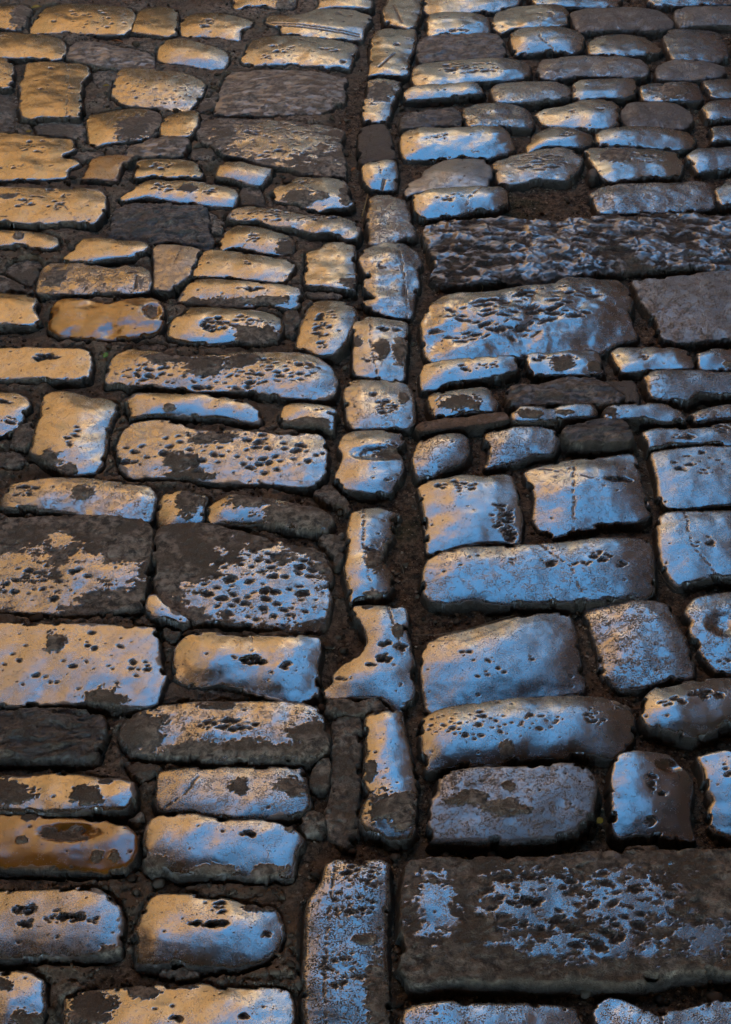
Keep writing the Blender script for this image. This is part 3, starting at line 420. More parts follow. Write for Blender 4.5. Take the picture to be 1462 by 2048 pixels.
S('F2','P',"-780,1080 -800,950 -790,830 -700,810 -500,790 -300,760 -150,770 50,760 150,785 280,800 420,780 520,800 545,900 540,1080 0,1100","wide brown cobble cut by bottom border with soft blue back and dark disc stain",tint='n',crust=[(-340,810,80,50),(-650,900,130,90),(-50,775,40,14)],pit=[(250,970,20,10,2),(-150,985,25,10,2)],ty=-0.05,dome=1.1,gloss=0.2)
S('F2','K',"615,500 625,300 700,200 740,80 800,45 950,60 1050,40 1100,70 1105,200 1090,400 1085,600 1100,800 1090,1080 640,1080 600,780","tall speckled cobble at the bottom end of the centre column",tint='n',speck=1.0,pit=[(950,150,120,90,30),(850,370,60,20,6),(900,300,120,100,20),(850,700,180,120,30)],psize=0.7,crust=[(1040,850,60,200),(960,520,50,30)],dome=0.9,ty=0.02)
S('E2','P',"970,90 1000,65 1100,50 1180,55 1190,150 1220,260 1240,350 1270,460 1270,560 1250,640 1270,720 1220,790 1100,800 980,760 930,680 950,610 1000,540 950,470 940,380 980,310 960,200","slender finger shaped blue cobble of the centre column with crusted foot",tint='n',crust=[(1130,620,130,80),(1190,700,70,50),(1000,410,30,60)],dome=1.5,gloss=0.17,ty=0.02)
S('E2','C',"780,60 940,60 945,200 930,400 930,560 910,640 930,760 850,850 760,790 730,650 770,500 770,250","tall strip of grey brown mortar left of the finger shaped cobble",name='mortar_lump')
S('E2','C',"660,370 750,310 770,400 740,500 680,510 640,470","flat brown fragment at right end of the dark olive cobble",name='stone_fragment')
S('E2','C',"580,700 640,620 720,640 730,720 700,760 610,770","rounded dark fragment between smooth blue cobble and the mortar strip",name='stone_fragment')
S('E1','C',"720,335 960,370 890,440 840,460 770,420","dark wedge fragment pointing down under the frosty blue cobble",name='stone_fragment')
S('E1','C',"740,690 830,630 880,680 800,700","small brown chip at the top left corner of the smooth blue cobble",name='stone_fragment')
S('D1','C',"945,600 1000,585 1070,590 1040,650 980,660","pale angular chip in the joint below the two dark pitted slabs",name='stone_fragment')
S('D1','C',"780,550 850,510 915,570 850,580","small triangular chip under the broad mud dark slab",name='stone_fragment')
S('F1','C',"920,700 980,670 1170,680 1160,720 1060,735","flat dark chip lying in the joint at the bottom left",name='stone_fragment')
# ------------------------------------------------------------------ build the stones
OX0, OY0, OD = -2.6, 0.6, 0.003
OCC = np.zeros((1950, 1750), bool)         # which bits of street are stone (for strewing grit in the joints)
def mark(X, Y, m):
    ix = ((X[m]-OX0)/OD).astype(int); iy = ((Y[m]-OY0)/OD).astype(int)
    ok = (ix >= 0) & (iy >= 0) & (ix < OCC.shape[1]) & (iy < OCC.shape[0])
    OCC[iy[ok], ix[ok]] = True

GROUPS = {'cobblestone': 'cobblestones paving the street', 'paving_slab': 'large slabs among the cobblestones',
          'stone_fragment': 'broken stone fragments wedged in the joints', 'mortar_lump': 'mortar lumps between the stones',
          'pebble': 'loose pebbles in the joints'}
CATS = {'cobblestone': 'cobblestone', 'paving_slab': 'paving slab', 'stone_fragment': 'stone fragment', 'mortar_lump': 'mortar', 'pebble': 'pebble'}

def stone_field(P, kw, style, seed, loc_pts, spacing):
    """P: world outline; returns mesh arrays for a worn stone standing proud of the street"""
    rnd = np.random.RandomState(seed)
    M = 0.016
    x0, y0 = P.min(0) - M; x1, y1 = P.max(0) + M
    xs = np.arange(x0, x1, spacing); ys = np.arange(y0, y1, spacing)
    X, Y = np.meshgrid(xs, ys)
    s = signed_dist(P, X, Y)
    s = s + (0.0030 if style != 'C' else 0.001) + 0.0022*fbm(X/0.03, Y/0.03, seed, 3) + 0.0018*fbm(X/0.010, Y/0.010, seed+5, 3, 0.6)
    ch = fbm(X/0.035, Y/0.035, seed+55, 2); s = s - 0.012*sstep(0.16, 0.40, ch)*sstep(0.014, 0.0, s)      # chipped corners
    if style in 'RC': s = s + 0.003*fbm(X/0.018, Y/0.018, seed+9, 3)
    size = min(x1-x0, y1-y0) - 2*M
    name = kw['name']
    # edge: rounded shoulder then a steep side down into the joint
    Re = kw.get('edge', rnd.uniform(0.0035, 0.0085) if style != 'C' else 0.004); Re = min(Re, 0.3*size)
    t = np.clip(s/Re, 0, 1)
    z = -0.55*Re*(1-np.sqrt(np.clip(1-(1-t)**2, 0, 1)))
    z = z + np.where(s < 0, s*3.6, 0)
    # domed top
    m = (s > 0).astype(float); sg = max(2.0, 0.2*size/spacing)
    if m.sum() > 0:
        pad = int(3*sg); mp = np.pad(m, pad); G = blur(mp, sg)[pad:-pad, pad:-pad]; G = G/max(G.max(), 1e-6)
    dome = kw.get('dome', 1.0)
    z = z + 0.0080*dome*(size/0.11)**1.0*(np.clip(G, 0.3, 1)-1)
    und = kw.get('und', 1.0)
    z = z + und*(0.0023*fbm(X/0.078, Y/0.078, seed+21, 2) + 0.00042*fbm(X/0.028, Y/0.028, seed+31, 2) + 0.000035*fbm(X/0.006, Y/0.006, seed+41, 2))
    cx, cy = P.mean(0)
    tx = kw.get('tx', 0) + rnd.normal(0, 0.016); ty = kw.get('ty', 0) + rnd.normal(0, 0.014)
    tl = np.tanh((X-cx)/0.12)*0.12; tm = np.tanh((Y-cy)/0.10)*0.10
    z = z - tl*tx + tm*ty
    pv = float(kw.get('pol', 1.0)); pol = np.ones(X.shape)
    if pv < 1 and style in 'PKG':      # worn unevenly: dusty between polished high spots
        f = 0.6*fbm(X/0.03, Y/0.03, seed+33, 4, 0.65) + 0.4*fbm(X/0.005, Y/0.005, seed+34, 2)
        pol = np.clip(0.4 + 0.6*sstep(-0.3, 0.3, f + (pv-0.7)*1.2), 0, 1)*min(1, pv+0.2)
    elif pv != 1: pol = pol*pv
    crust = np.zeros(X.shape)
    if style == 'C':
        crust[:] = 1; pol[:] = 0
        z = z + 0.0065*(np.abs(fbm(X/0.03, Y/0.03, seed+3, 4, 0.6))*1.6) + 0.0015*fbm(X/0.006, Y/0.006, seed+13, 2) - 0.006
    if style == 'R':
        r = kw.get('rough', 0.8)
        wx = X + 0.012*fbm(X/0.04, Y/0.04, seed+1, 2); wy = Y + 0.012*fbm(X/0.04, Y/0.04, seed+2, 2)
        if kw.get('ripple'):
            a = fbm(wx/0.11+0.5*wy/0.08, wy/0.060, seed+3, 4, 0.6)*5.5
            fl = np.floor(a); a = (fl + sstep(0.62, 0.98, a-fl))/5.5
            b = fbm(wx/0.045+0.3*wy/0.04, wy/0.026, seed+23, 4, 0.55)
            rel = 0.8*a + 0.5*b
            z = z + 0.017*r*rel - 0.001
            pol = pol*sstep(-0.16, 0.02, rel + 0.4*fbm(wx/0.02, wy/0.014, seed+29, 3))
            crust = 0.3*(1-sstep(0.0, 0.2, rel))*sstep(-0.1, 0.2, fbm(X/0.09, Y/0.06, seed+8, 2))
        else:
            a = fbm(wx/0.06, wy/0.022, seed+3, 5, 0.55)
            step = np.floor(a*5+0.5)/5; a2 = 0.6*step + 0.4*a
            z = z + 0.012*r*a2 + 0.0012*r*fbm(X/0.006, Y/0.006, seed+7, 2)
            z = z + 0.0025*r*fbm(wx/0.014, wy/0.008, seed+8, 3, 0.6)
            pol = pol*sstep(0.0, 0.3, fbm(wx/0.03, wy/0.018, seed+14, 5, 0.65)+0.15) + 0.25
            crust = 0.25 + 0.6*sstep(-0.05, 0.2, fbm(X/0.05, Y/0.03, seed+17, 4, 0.6))
    # hollows
    for (hx, hy, hrx, hry, dep) in loc_pts['hollow']:
        d = np.sqrt(((X-hx)/hrx)**2 + ((Y-hy)/hry)**2) + 0.15*fbm(X/0.015, Y/0.015, seed+4, 3)
        z = z - dep*sstep(1.15, 0.2, d)
    # islands of polish on crusted slabs
    if loc_pts['shine']:
        q = np.full(X.shape, -9.0)
        for (hx, hy, hrx, hry) in loc_pts['shine']:
            q = np.maximum(q, 1-np.sqrt(((X-hx)/hrx)**2 + ((Y-hy)/hry)**2))
        q = q*1.1 + 1.5*fbm(X/(kw.get('shs', 0.045)), Y/(0.66*kw.get('shs', 0.045)), seed+6, 5, 0.7) - (0.08 + kw.get('shk', 0)*0.3)
        k = sstep(-0.08, 0.14, q + 0.4*fbm(X/0.006, Y/0.005, seed+66, 3, 0.6))
        crust = np.maximum(crust, (1-k)*(1.0 if kw.get('ctint') != 'b' else 0.7)); pol = pol*k
        z = z + (1-k)*(0.0045*fbm(X/0.024, Y/0.017, seed+61, 5, 0.62) - 0.0012)
    # mortar crust patches
    if loc_pts['crust']:
        q = np.full(X.shape, -9.0)
        for (hx, hy, hrx, hry) in loc_pts['crust']:
            q = np.maximum(q, 1-np.sqrt(((X-hx)/hrx)**2 + ((Y-hy)/hry)**2))
        q = q + 1.0*fbm(X/0.03, Y/0.022, seed+6, 5, 0.62) - 0.03
        k = sstep(-0.12, 0.22, q + 0.55*fbm(X/0.0055, Y/0.0045, seed+66, 3, 0.6))
        crust = np.maximum(crust, k); pol = pol*(1-k)
        z = z + k*(0.0009 + 0.0018*fbm(X/0.010, Y/0.008, seed+62, 3, 0.6))
    # pits
    wxx = 0.75*fbm(X/0.007, Y/0.0055, seed+71, 3, 0.6)
    for (hx, hy, rx, ry, ang) in loc_pts['pit']:
        w = 2.2*max(rx, ry)
        i0, i1 = np.searchsorted(xs, [hx-w, hx+w]); j0, j1 = np.searchsorted(ys, [hy-w, hy+w])
        if i0 >= i1 or j0 >= j1: continue
        sl = (slice(j0, j1), slice(i0, i1)); c_, s_ = math.cos(ang), math.sin(ang)
        dx = X[sl]-hx; dy = Y[sl]-hy
        d = np.sqrt(((dx*c_+dy*s_)/rx)**2 + ((-dx*s_+dy*c_)/ry)**2) + wxx[sl]
        k = sstep(1.05, 0.72, d)
        z[sl] -= k*min(0.0038, 0.5*ry)*(0.75 + 0.25*np.clip(1-d, 0, 1))
        pol[sl] *= 1-sstep(0.98, 0.62, d)
    for (ax, ay, bx, by) in loc_pts['scr']:
        L2 = (bx-ax)**2+(by-ay)**2; tt = np.clip(((X-ax)*(bx-ax)+(Y-ay)*(by-ay))/L2, 0, 1)
        d = np.hypot(X-ax-tt*(bx-ax), Y-ay-tt*(by-ay)) + 0.0007*fbm(X/0.01, Y/0.01, seed+77, 2)
        k = sstep(0.0026, 0.0012, d); z = z - 0.0022*k; pol = pol*(1-k)
    for (ax, ay, bx, by) in loc_pts['crack']:
        L2 = (bx-ax)**2+(by-ay)**2; tt = np.clip(((X-ax)*(bx-ax)+(Y-ay)*(by-ay))/L2, 0, 1)
        d = np.hypot(X-ax-tt*(bx-ax) + 0.006*fbm(X/0.02, Y/0.02, seed+78, 4, 0.6), Y-ay-tt*(by-ay) + 0.006*fbm(X/0.02, Y/0.02, seed+79, 4, 0.6))
        k = sstep(0.0016, 0.0006, d); z = z - 0.0015*k; pol = pol*(1-0.9*k)
    # dusty rim, muddy flanks
    rim = s + 0.0022*fbm(X/0.014, Y/0.014, seed+81, 3)
    pol = pol*sstep(0.0002, 0.003, rim)
    flank = sstep(0.0, -0.002, rim)
    if kw['side'] > 0:      # thin mortar smears over parts of the rim on the left field
        sm = sstep(0.06, 0.22, fbm(X/0.055, Y/0.055, seed+91, 3) - np.clip(rim, 0, 1)/0.020 + 0.10)
        crust = np.maximum(crust, kw['side']*sm*0.9); pol = pol*(1-0.9*sm*kw['side'])
    crust = crust*(1-0.75*flank)
    keep = s > -M*0.85
    pol = np.clip(pol, 0, 1)
    return X, Y, z, keep, pol, crust, (cx, cy)

def conv(tile, x, y, zt=0.0):
    ox, oy, sc = TILES[tile]
    return ground_point(ox+x*sc, oy+y*sc, zt)
def conv_ell(tile, x, y, rx, ry, zt):
    c = conv(tile, x, y, zt); r = conv(tile, x+rx, y, zt); u = conv(tile, x, y-ry, zt); d = conv(tile, x, y+ry, zt)
    return (c[0], c[1], abs(r[0]-c[0]), abs(u[1]-d[1])/2)

for n_, (tile, style, pts, label, name, kw) in enumerate(STONES):
    kw = dict(kw)
    rnd = random.Random(n_*7+1)
    ox, oy, sc = TILES[tile]
    full = [(ox+float(a)*sc, oy+float(b)*sc) for a, b in (p.split(',') for p in pts.split())]
    dl, dr, db, dt = (rnd.uniform(60, 190) for _ in range(4))
    ext = []
    for (x, y) in full:     # stones cut by the frame go on outside it
        if x < -10: x -= dl
        if x > 1480: x += dr
        if y > 2056: y += db
        if y < -6: y -= dt*0.35
        ext.append((x, y))
    nm = name or ('stone_fragment' if style == 'C' else 'cobblestone')
    kw['name'] = nm
    mx = sum(p[0] for p in full)/len(full)
    zt = kw.get('zt', 0.0) + rnd.uniform(-0.003, 0.003)
    if style == 'C': zt -= 0.007
    P = chaikin(np.array([ground_point(x, y, zt) for x, y in ext]), 2)
    kw['side'] = (0.35 if mx < 690 else 0.0) if style != 'C' else 0
    lp = dict(pit=[], crust=[], shine=[], hollow=[], scr=[], crack=[])
    for (x, y, a, b) in kw.get('crust', []): lp['crust'].append(conv_ell(tile, x, y, a*1.1, b*1.1, zt))
    for (x, y, a, b) in kw.get('shine', []): lp['shine'].append(conv_ell(tile, x, y, a, b, zt))
    for (x, y, a, b, d) in kw.get('hollow', []): lp['hollow'].append((*conv_ell(tile, x, y, a, b, zt), d))
    for (x, y, a, b) in kw.get('crk', []): lp['crack'].append((*conv(tile, x, y, zt), *conv(tile, a, b, zt)))
    for (x, y, a, b) in kw.get('scr', []): lp['scr'].append((*conv(tile, x, y, zt), *conv(tile, a, b, zt)))
    ps = kw.get('psize', 1.0)
    placed = []
    for (x, y, a, b, n) in kw.get('pit', []):
        ex, ey, era, erb = conv_ell(tile, x, y, a, b, zt)
        spread = 0.0105*ps if n > 20 else 0.006*ps
        for k in range(n):
            for tr in range(12):
                th = rnd.uniform(0, 2*math.pi); rr = math.sqrt(rnd.random())
                qx, qy = ex+era*rr*math.cos(th), ey+erb*rr*math.sin(th)
                if all((qx-u)**2+(qy-v)**2 > spread**2 for u, v in placed): break
            placed.append((qx, qy))
            r0 = 0.0042*ps*rnd.choice((0.55, 0.8, 1.0, 1.0, 1.3, 1.7))
            asp = rnd.uniform(0.55, 0.95)
            el = kw.get('long', 1.0)
            lp['pit'].append((qx, qy, r0*1.2*el, r0*asp, rnd.gauss(0, 0.35)))
    if style in 'PKG' and nm in ('cobblestone', 'paving_slab'):     # a few stray nicks everywhere
        (ax, ay), (bx, by) = P.min(0), P.max(0)
        for k in range(int(3 + 260*(bx-ax)*(by-ay))):
            r0 = 0.0017*rnd.choice((0.8, 1, 1.5))
            lp['pit'].append((rnd.uniform(ax, bx), rnd.uniform(ay, by), r0*1.3, r0, rnd.gauss(0, 0.5)))
    if style != 'C' and nm != 'pebble' and rnd.random() < 0.3:      # hairline crack
        (ax, ay), (bx, by) = P.min(0), P.max(0); t0 = rnd.uniform(0.2, 0.8); t1 = t0+rnd.uniform(-0.3, 0.3); tm = (t0+t1)/2+rnd.uniform(-.1, .1)
        pt = [(ax+t0*(bx-ax), by), (ax+tm*(bx-ax), (ay+by)/2), (ax+t1*(bx-ax), ay)]
        if rnd.random() < 0.5: pt = pt[:2]
        for u, v in zip(pt, pt[1:]): lp['crack'].append((*u, *v))
    dist = math.hypot(P[:, 1].mean(), CAM_H)
    spacing = 0.00078*dist*RES
    if style == 'K': kw.setdefault('speck', 0.35)
    if style == 'P' and kw.get('pol', 1) < 1: kw.setdefault('speck', 0.6)
    if style == 'G': kw.setdefault('speck', 0.6)
    if style == 'P' and kw.get('pol', 1) < 1: kw.setdefault('und', 1.7)
    X, Y, Z, keep, pol, crust, c = stone_field(P, kw, style, n_*17+3, lp, spacing)
    mark(X, Y, Z > -0.02)
    tk = kw.get('tint') or ('w' if mx < 560 else 'n')
    tv = np.array(TINTS[tk])*rnd.uniform(0.85, 1.15)
    gl = kw.get('gloss', {'P': 0.18, 'K': 0.19, 'R': 0.33, 'G': 0.31, 'C': 0.5}[style]) + rnd.uniform(-0.02, 0.03)
    me = grid_mesh(nm, X-c[0], Y-c[1], Z, keep, dict(polish=pol, crust=crust,
                   speck=np.full(X.shape, kw.get('speck', 0.12)), gloss=np.full(X.shape, gl), tint=tv, amber=np.full(X.shape, 1.0 if tk == 'o' else 0.0)), STONE)
    o = bpy.data.objects.new(nm, me); o.location = (c[0], c[1], zt); COL.objects.link(o)
    tag(o, label, CATS[nm], GROUPS[nm])
# ------------------------------------------------------------------ ground sheet
def graded(lo, a, b, hi, fine):
    mid = np.arange(a, b, fine); st = []; x = a; d = fine
    while x > lo: d *= 1.25; x -= d; st.append(x)
    en = []; x = mid[-1]; d = fine
    while x < hi: d *= 1.25; x += d; en.append(x)
    return np.concatenate([st[::-1], mid, en])
xs = graded(-60, -1.15, 1.2, 60, 0.0036*RES); ys = graded(-60, 1.2, 5.0, 120, 0.0042*RES)
X, Y = np.meshgrid(xs, ys)
lift = sstep(0.0, -0.10, X + 0.03 + 0.02*perlin(X/0.1, Y/0.1, 3))         # higher, mortared joints on the left
patch = sstep(-0.2, 0.25, fbm(X/0.22, Y/0.22, 8, 2) + 0.1)
gx_, gy_ = ground_point(735, 290)
pit_ = np.exp(-(((X-gx_)/0.09)**2 + ((Y-gy_)/0.45)**2))
mortar = lift*(0.35+0.65*patch)*(1-sstep(0.2, 0.6, pit_))
near = blur(OCC.astype(float), 2.2)                       # 1 beside a stone, 0 in the middle of a wide joint
ii = np.clip(((X-OX0)/OD).astype(int), 0, OCC.shape[1]-1); jj = np.clip(((Y-OY0)/OD).astype(int), 0, OCC.shape[0]-1)
near = near[jj, ii]; mortar = mortar*(1-0.75*sstep(0.22, 0.55, near))
Zg = -0.028 + 0.019*mortar + 0.007*fbm(X/0.03, Y/0.03, 5, 4, 0.65) + 0.0035*fbm(X/0.2, Y/0.2, 9, 2)
crk = np.abs(fbm(X/0.06, Y/0.06, 15, 3)); Zg = Zg - 0.007*mortar*sstep(0.07, 0.0, crk)
far = np.clip(np.hypot(X, Y-2.5)-4, 0, 1e9); Zg = np.where(far > 0, -0.025, Zg)
g = bpy.data.objects.new('ground', grid_mesh('ground', X, Y, Zg, np.ones(X.shape, bool), dict(mortar=mortar), SOIL))
COL.objects.link(g); tag(g, kind='structure')
def zground(x, y):
    i = int(np.clip(np.searchsorted(xs, x), 0, len(xs)-1)); j = int(np.clip(np.searchsorted(ys, y), 0, len(ys)-1)); return Zg[j, i]

# ------------------------------------------------------------------ grit in the joints (stuff)
def gravel_mat():
    m, nt, b = new_mat('grit'); L = nt.links.new
    a = nt.nodes.new('ShaderNodeAttribute'); a.attribute_name = 'tintv'
    L(mixc(nt, a.outputs['Fac'], (0.06, 0.036, 0.022), (0.5, 0.37, 0.25)), b.inputs['Base Color'])
    b.inputs['Roughness'].default_value = 0.8; b.inputs['Specular IOR Level'].default_value = 0.2
    return m
def ico():
    p = (1+5**.5)/2
    v = np.array([(-1,p,0),(1,p,0),(-1,-p,0),(1,-p,0),(0,-1,p),(0,1,p),(0,-1,-p),(0,1,-p),(p,0,-1),(p,0,1),(-p,0,-1),(-p,0,1)])/math.hypot(1, p)
    f = np.array([(0,11,5),(0,5,1),(0,1,7),(0,7,10),(0,10,11),(1,5,9),(5,11,4),(11,10,2),(10,7,6),(7,1,8),(3,9,4),(3,4,2),(3,2,6),(3,6,8),(3,8,9),(4,9,5),(2,4,11),(6,2,10),(8,6,7),(9,8,1)])
    return v, f
V0, F0 = ico(); rg = np.random.RandomState(5)
vs, fs, ts = [], [], []; cnt = 0
while cnt < 26000:
    y = rg.uniform(1.25, 4.9); x = rg.uniform(-1, 1)*(0.36*y+0.12)
    ix = int((x-OX0)/OD); iy = int((y-OY0)/OD)
    if OCC[iy, ix]: continue
    if x < -0.05 and rg.rand() < 0.4: continue
    r = 0.0017*math.exp(rg.normal(0, 0.55)); r = min(r, 0.010)
    if rg.rand() < (0.05 if x < -0.03 else 0.012): r = rg.uniform(0.005, 0.011)
    s3 = r*rg.uniform(0.45, 1.35, 3)*(1, 1, 0.7); a = rg.uniform(0, 6.28)
    v = V0*rg.uniform(0.6, 1.25, (12, 1))*s3; c, s = math.cos(a), math.sin(a)
    v = np.stack([v[:, 0]*c - v[:, 1]*s, v[:, 0]*s + v[:, 1]*c, v[:, 2]], 1) + (x, y, zground(x, y)+r*0.35)
    vs.append(v); fs.append(F0+12*cnt); ts.append(np.full(12, rg.rand()**2.2*(0.4 if r > 0.004 else 1))); cnt += 1
vs = np.concatenate(vs).astype(np.float32); fs = np.concatenate(fs).astype(np.int32); ts = np.concatenate(ts).astype(np.float32)
me = bpy.data.meshes.new('gravel'); me.vertices.add(len(vs)); me.vertices.foreach_set('co', vs.ravel())
me.loops.add(fs.size); me.loops.foreach_set('vertex_index', fs.ravel())
me.polygons.add(len(fs)); me.polygons.foreach_set('loop_start', np.arange(0, fs.size, 3, dtype=np.int32)); me.update(calc_edges=True)
at = me.attributes.new('tintv', 'FLOAT', 'POINT'); at.data.foreach_set('value', ts); me.materials.append(gravel_mat())
o = bpy.data.objects.new('gravel', me); COL.objects.link(o)
tag(o, 'fine brown grit and crumbs of soil lying in the joints', 'gravel', kind='stuff')

# ------------------------------------------------------------------ twigs and leaves
def tube(name, path, r0, r1, mat):
    vs, fs = [], []; n = 6
    for i, p in enumerate(path):
        a = np.array(path[max(0, i-1)]); b = np.array(path[min(len(path)-1, i+1)]); d = (b-a)/np.linalg.norm(b-a)
        u = np.cross(d, (0, 0, 1)); u /= np.linalg.norm(u); w = np.cross(d, u); r = r0+(r1-r0)*i/(len(path)-1)
        for k in range(n):
            t = 2*math.pi*k/n; vs.append(tuple(np.array(p)+r*(math.cos(t)*u+math.sin(t)*w)))
    for i in range(len(path)-1):
        for k in range(n): fs.append((i*n+k, i*n+(k+1) % n, (i+1)*n+(k+1) % n, (i+1)*n+k))
    fs.append(tuple(range(n-1, -1, -1))); fs.append(tuple(range((len(path)-1)*n, len(path)*n)))
    me = bpy.data.meshes.new(name); me.from_pydata(vs, [], fs); me.shade_smooth(); me.materials.append(mat)
    o = bpy.data.objects.new(name, me); COL.objects.link(o); return o
STRAW = plain('dry_straw', (0.36, 0.22, 0.08), 0.6, 0.3, 200); TWIG = plain('dry_twig', (0.16, 0.10, 0.06), 0.7, 0.3, 200)
def twig(pts, zs, r, label, mat=TWIG, name='twig'):
    P = []
    for i in range(len(pts)-1):
        for t in np.linspace(0, 1, 5)[:-1 if i < len(pts)-2 else None]:
            x = pts[i][0]+(pts[i+1][0]-pts[i][0])*t; y = pts[i][1]+(pts[i+1][1]-pts[i][1])*t; z = zs[i]+(zs[i+1]-zs[i])*t
            P.append((*ground_point(x, y, z), z))
    tag(tube(name, P, r, r*0.6, mat), label, 'twig', 'dry twigs in the joints')
twig([(724,432),(730,410),(736,388)], [-0.012,-0.004,0.004], 0.0017, 'pale yellow straw standing in the joint left of the centre column', STRAW, 'straw')
twig([(796,1112),(806,1140),(812,1172)], [-0.016,-0.013,-0.015], 0.0009, 'thin curved twig on the soil right of the kidney shaped cobble')
twig([(828,1269),(870,1270),(930,1260),(985,1243),(1035,1228)], [-0.012,-0.006,0.004,0.004,-0.004], 0.0009, 'long fine twig lying across the back of the wedge shaped cobble')
twig([(1318,1140),(1330,1162),(1352,1182)], [-0.014,-0.01,-0.014], 0.0009, 'short bent twig in the joint left of the bulbous cobble')
twig([(960,588),(966,576),(962,566)], [-0.018,-0.006,-0.01], 0.0009, 'tiny hooked orange stem at the foot of the rippled slab', STRAW, 'stem')
def leaf(px, py, z, L, W, ang, label, mat, tilt=0.3):
    cx, cy = ground_point(px, py, z); vs, fs = [], []; n = 10
    for sgn in (0.0002, -0.0002):
        for i in range(n+1):
            t = i/n; w = W*math.sin(math.pi*min(1, t*1.02))**0.8*(1-0.25*t)
            for k in (-1, 0, 1):
                x = (t-0.5)*L; y = k*w*0.5; zz = 0.18*W*abs(k) + 0.1*L*math.sin(3*t) + sgn + tilt*y
                c, s = math.cos(ang), math.sin(ang); vs.append((x*c-y*s, x*s+y*c, zz))
    m = 3*(n+1)
    for i in range(n):
        for k in range(2):
            a = 3*i+k; fs.append((a, a+3, a+4, a+1)); fs.append((m+a, m+a+1, m+a+4, m+a+3))
        fs.append((3*i, m+3*i, m+3*i+3, 3*i+3)); fs.append((3*i+2, 3*i+5, m+3*i+5, m+3*i+2))
    me = bpy.data.meshes.new('leaf'); me.from_pydata(vs, [], fs); me.shade_smooth(); me.materials.append(mat)
    o = bpy.data.objects.new('leaf', me); o.location = (cx, cy, z); COL.objects.link(o)
    tag(o, label, 'leaf', 'fallen leaf scraps')
GREEN = plain('green_leaf', (0.16, 0.30, 0.02), 0.45, 0.3, 150, 0.5); YEL = plain('yellow_leaf', (0.34, 0.22, 0.02), 0.5, 0.4, 150)
RUST = plain('rust_leaf', (0.30, 0.10, 0.02), 0.6, 0.4, 150)
leaf(212, 712, -0.004, 0.020, 0.011, 1.2, 'small bright green leaf in the mortar joint left of the long golden pitted slab', GREEN)
leaf(73, 16, -0.004, 0.030, 0.014, 0.4, 'yellow leaf scrap in the crevice near the top left corner', YEL)
leaf(58, 264, -0.004, 0.016, 0.009, 0.2, 'tiny yellow leaf scrap on the joint above the notched tan cobble', YEL)
leaf(235, 84, -0.008, 0.034, 0.014, 2.8, 'rust coloured leaf scrap in the joint between squarish and long pitted cobbles', RUST)
leaf(1200, 1643, -0.012, 0.014, 0.011, 0.7, 'orange yellow leaf crumb in the joint left of the glossy upright blue cobble', YEL)
leaf(707, 340, -0.016, 0.020, 0.010, 0.9, 'rust coloured leaf scrap in the deep soil gap near the fifth centre column cobble', RUST)
leaf(213, 172, -0.006, 0.018, 0.008, 0.1, 'olive leaf sliver left of the peppered tan cobble', YEL)

# ------------------------------------------------------------------ street beyond the frame
prot = []
for k in range(7):
    w, h = (0.12+0.02*k, 0.095+0.012*(k % 3)); kw = dict(name='cobblestone', side=0.3 if k % 2 else 0, speck=0.3)
    P = np.array([(-w/2, -h/2), (0, -h/2-0.004), (w/2, -h/2), (w/2+0.003, 0), (w/2, h/2), (0, h/2+0.003), (-w/2, h/2)]) + 0
    P = chaikin(P, 3); rnd = random.Random(k)
    lp = dict(crust=[], shine=[], hollow=[], scr=[], crack=[], pit=[(rnd.uniform(-w/3, w/3), rnd.uniform(-h/3, h/3), 0.004, 0.003, 0) for _ in range(8)])
    Xp, Yp, Zp, kp, pol, cr, c = stone_field(P, kw, 'P', 900+k*5, lp, 0.0035)
    me = grid_mesh('cobblestone', Xp-c[0], Yp-c[1], Zp, kp, dict(polish=pol, crust=cr, speck=np.full(Xp.shape, 0.3), gloss=np.full(Xp.shape, 0.26),
                   tint=np.array(TINTS['n' if k % 2 else 'g'])), STONE)
    prot.append((me, w, h))
rr = random.Random(3); y = 0.98; nfill = 0
while y < 5.2:
    x = -(0.28*y+0.42)
    while x < 0.28*y+0.3:
        me, w, h = prot[rr.randrange(7)]
        cxx, cyy = x+w/2, y+0.052
        fr = [to_frame(cxx+a*(w/2+0.01), cyy+b*(h/2+0.01)) for a in (-1, 1) for b in (-1, 1)] if cyy > 0.3 else [(-99, 0)]
        out = all(p[0] < -4 for p in fr) or all(p[0] > 1466 for p in fr) or all(p[1] < -4 for p in fr) or all(p[1] > 2052 for p in fr)
        j0 = int((cyy-h/2-OY0)/OD); j1 = int((cyy+h/2-OY0)/OD); i0 = int((cxx-w/2-OX0)/OD); i1 = int((cxx+w/2-OX0)/OD)
        if out and not OCC[max(j0, 0):j1, max(i0, 0):i1].any():
            o = bpy.data.objects.new('cobblestone', me); o.location = (cxx, cyy, rr.uniform(-0.004, 0.003)); o.rotation_euler = (rr.gauss(0, .02), rr.gauss(0, .02), rr.gauss(0, 0.03))
            COL.objects.link(o); tag(o, 'plain worn cobble in the street outside the picture', 'cobblestone', 'cobbles beyond the edges of the picture')
            x += w+0.012; nfill += 1
        else: x += 0.03
    y += 0.122
print('filler stones', nfill)

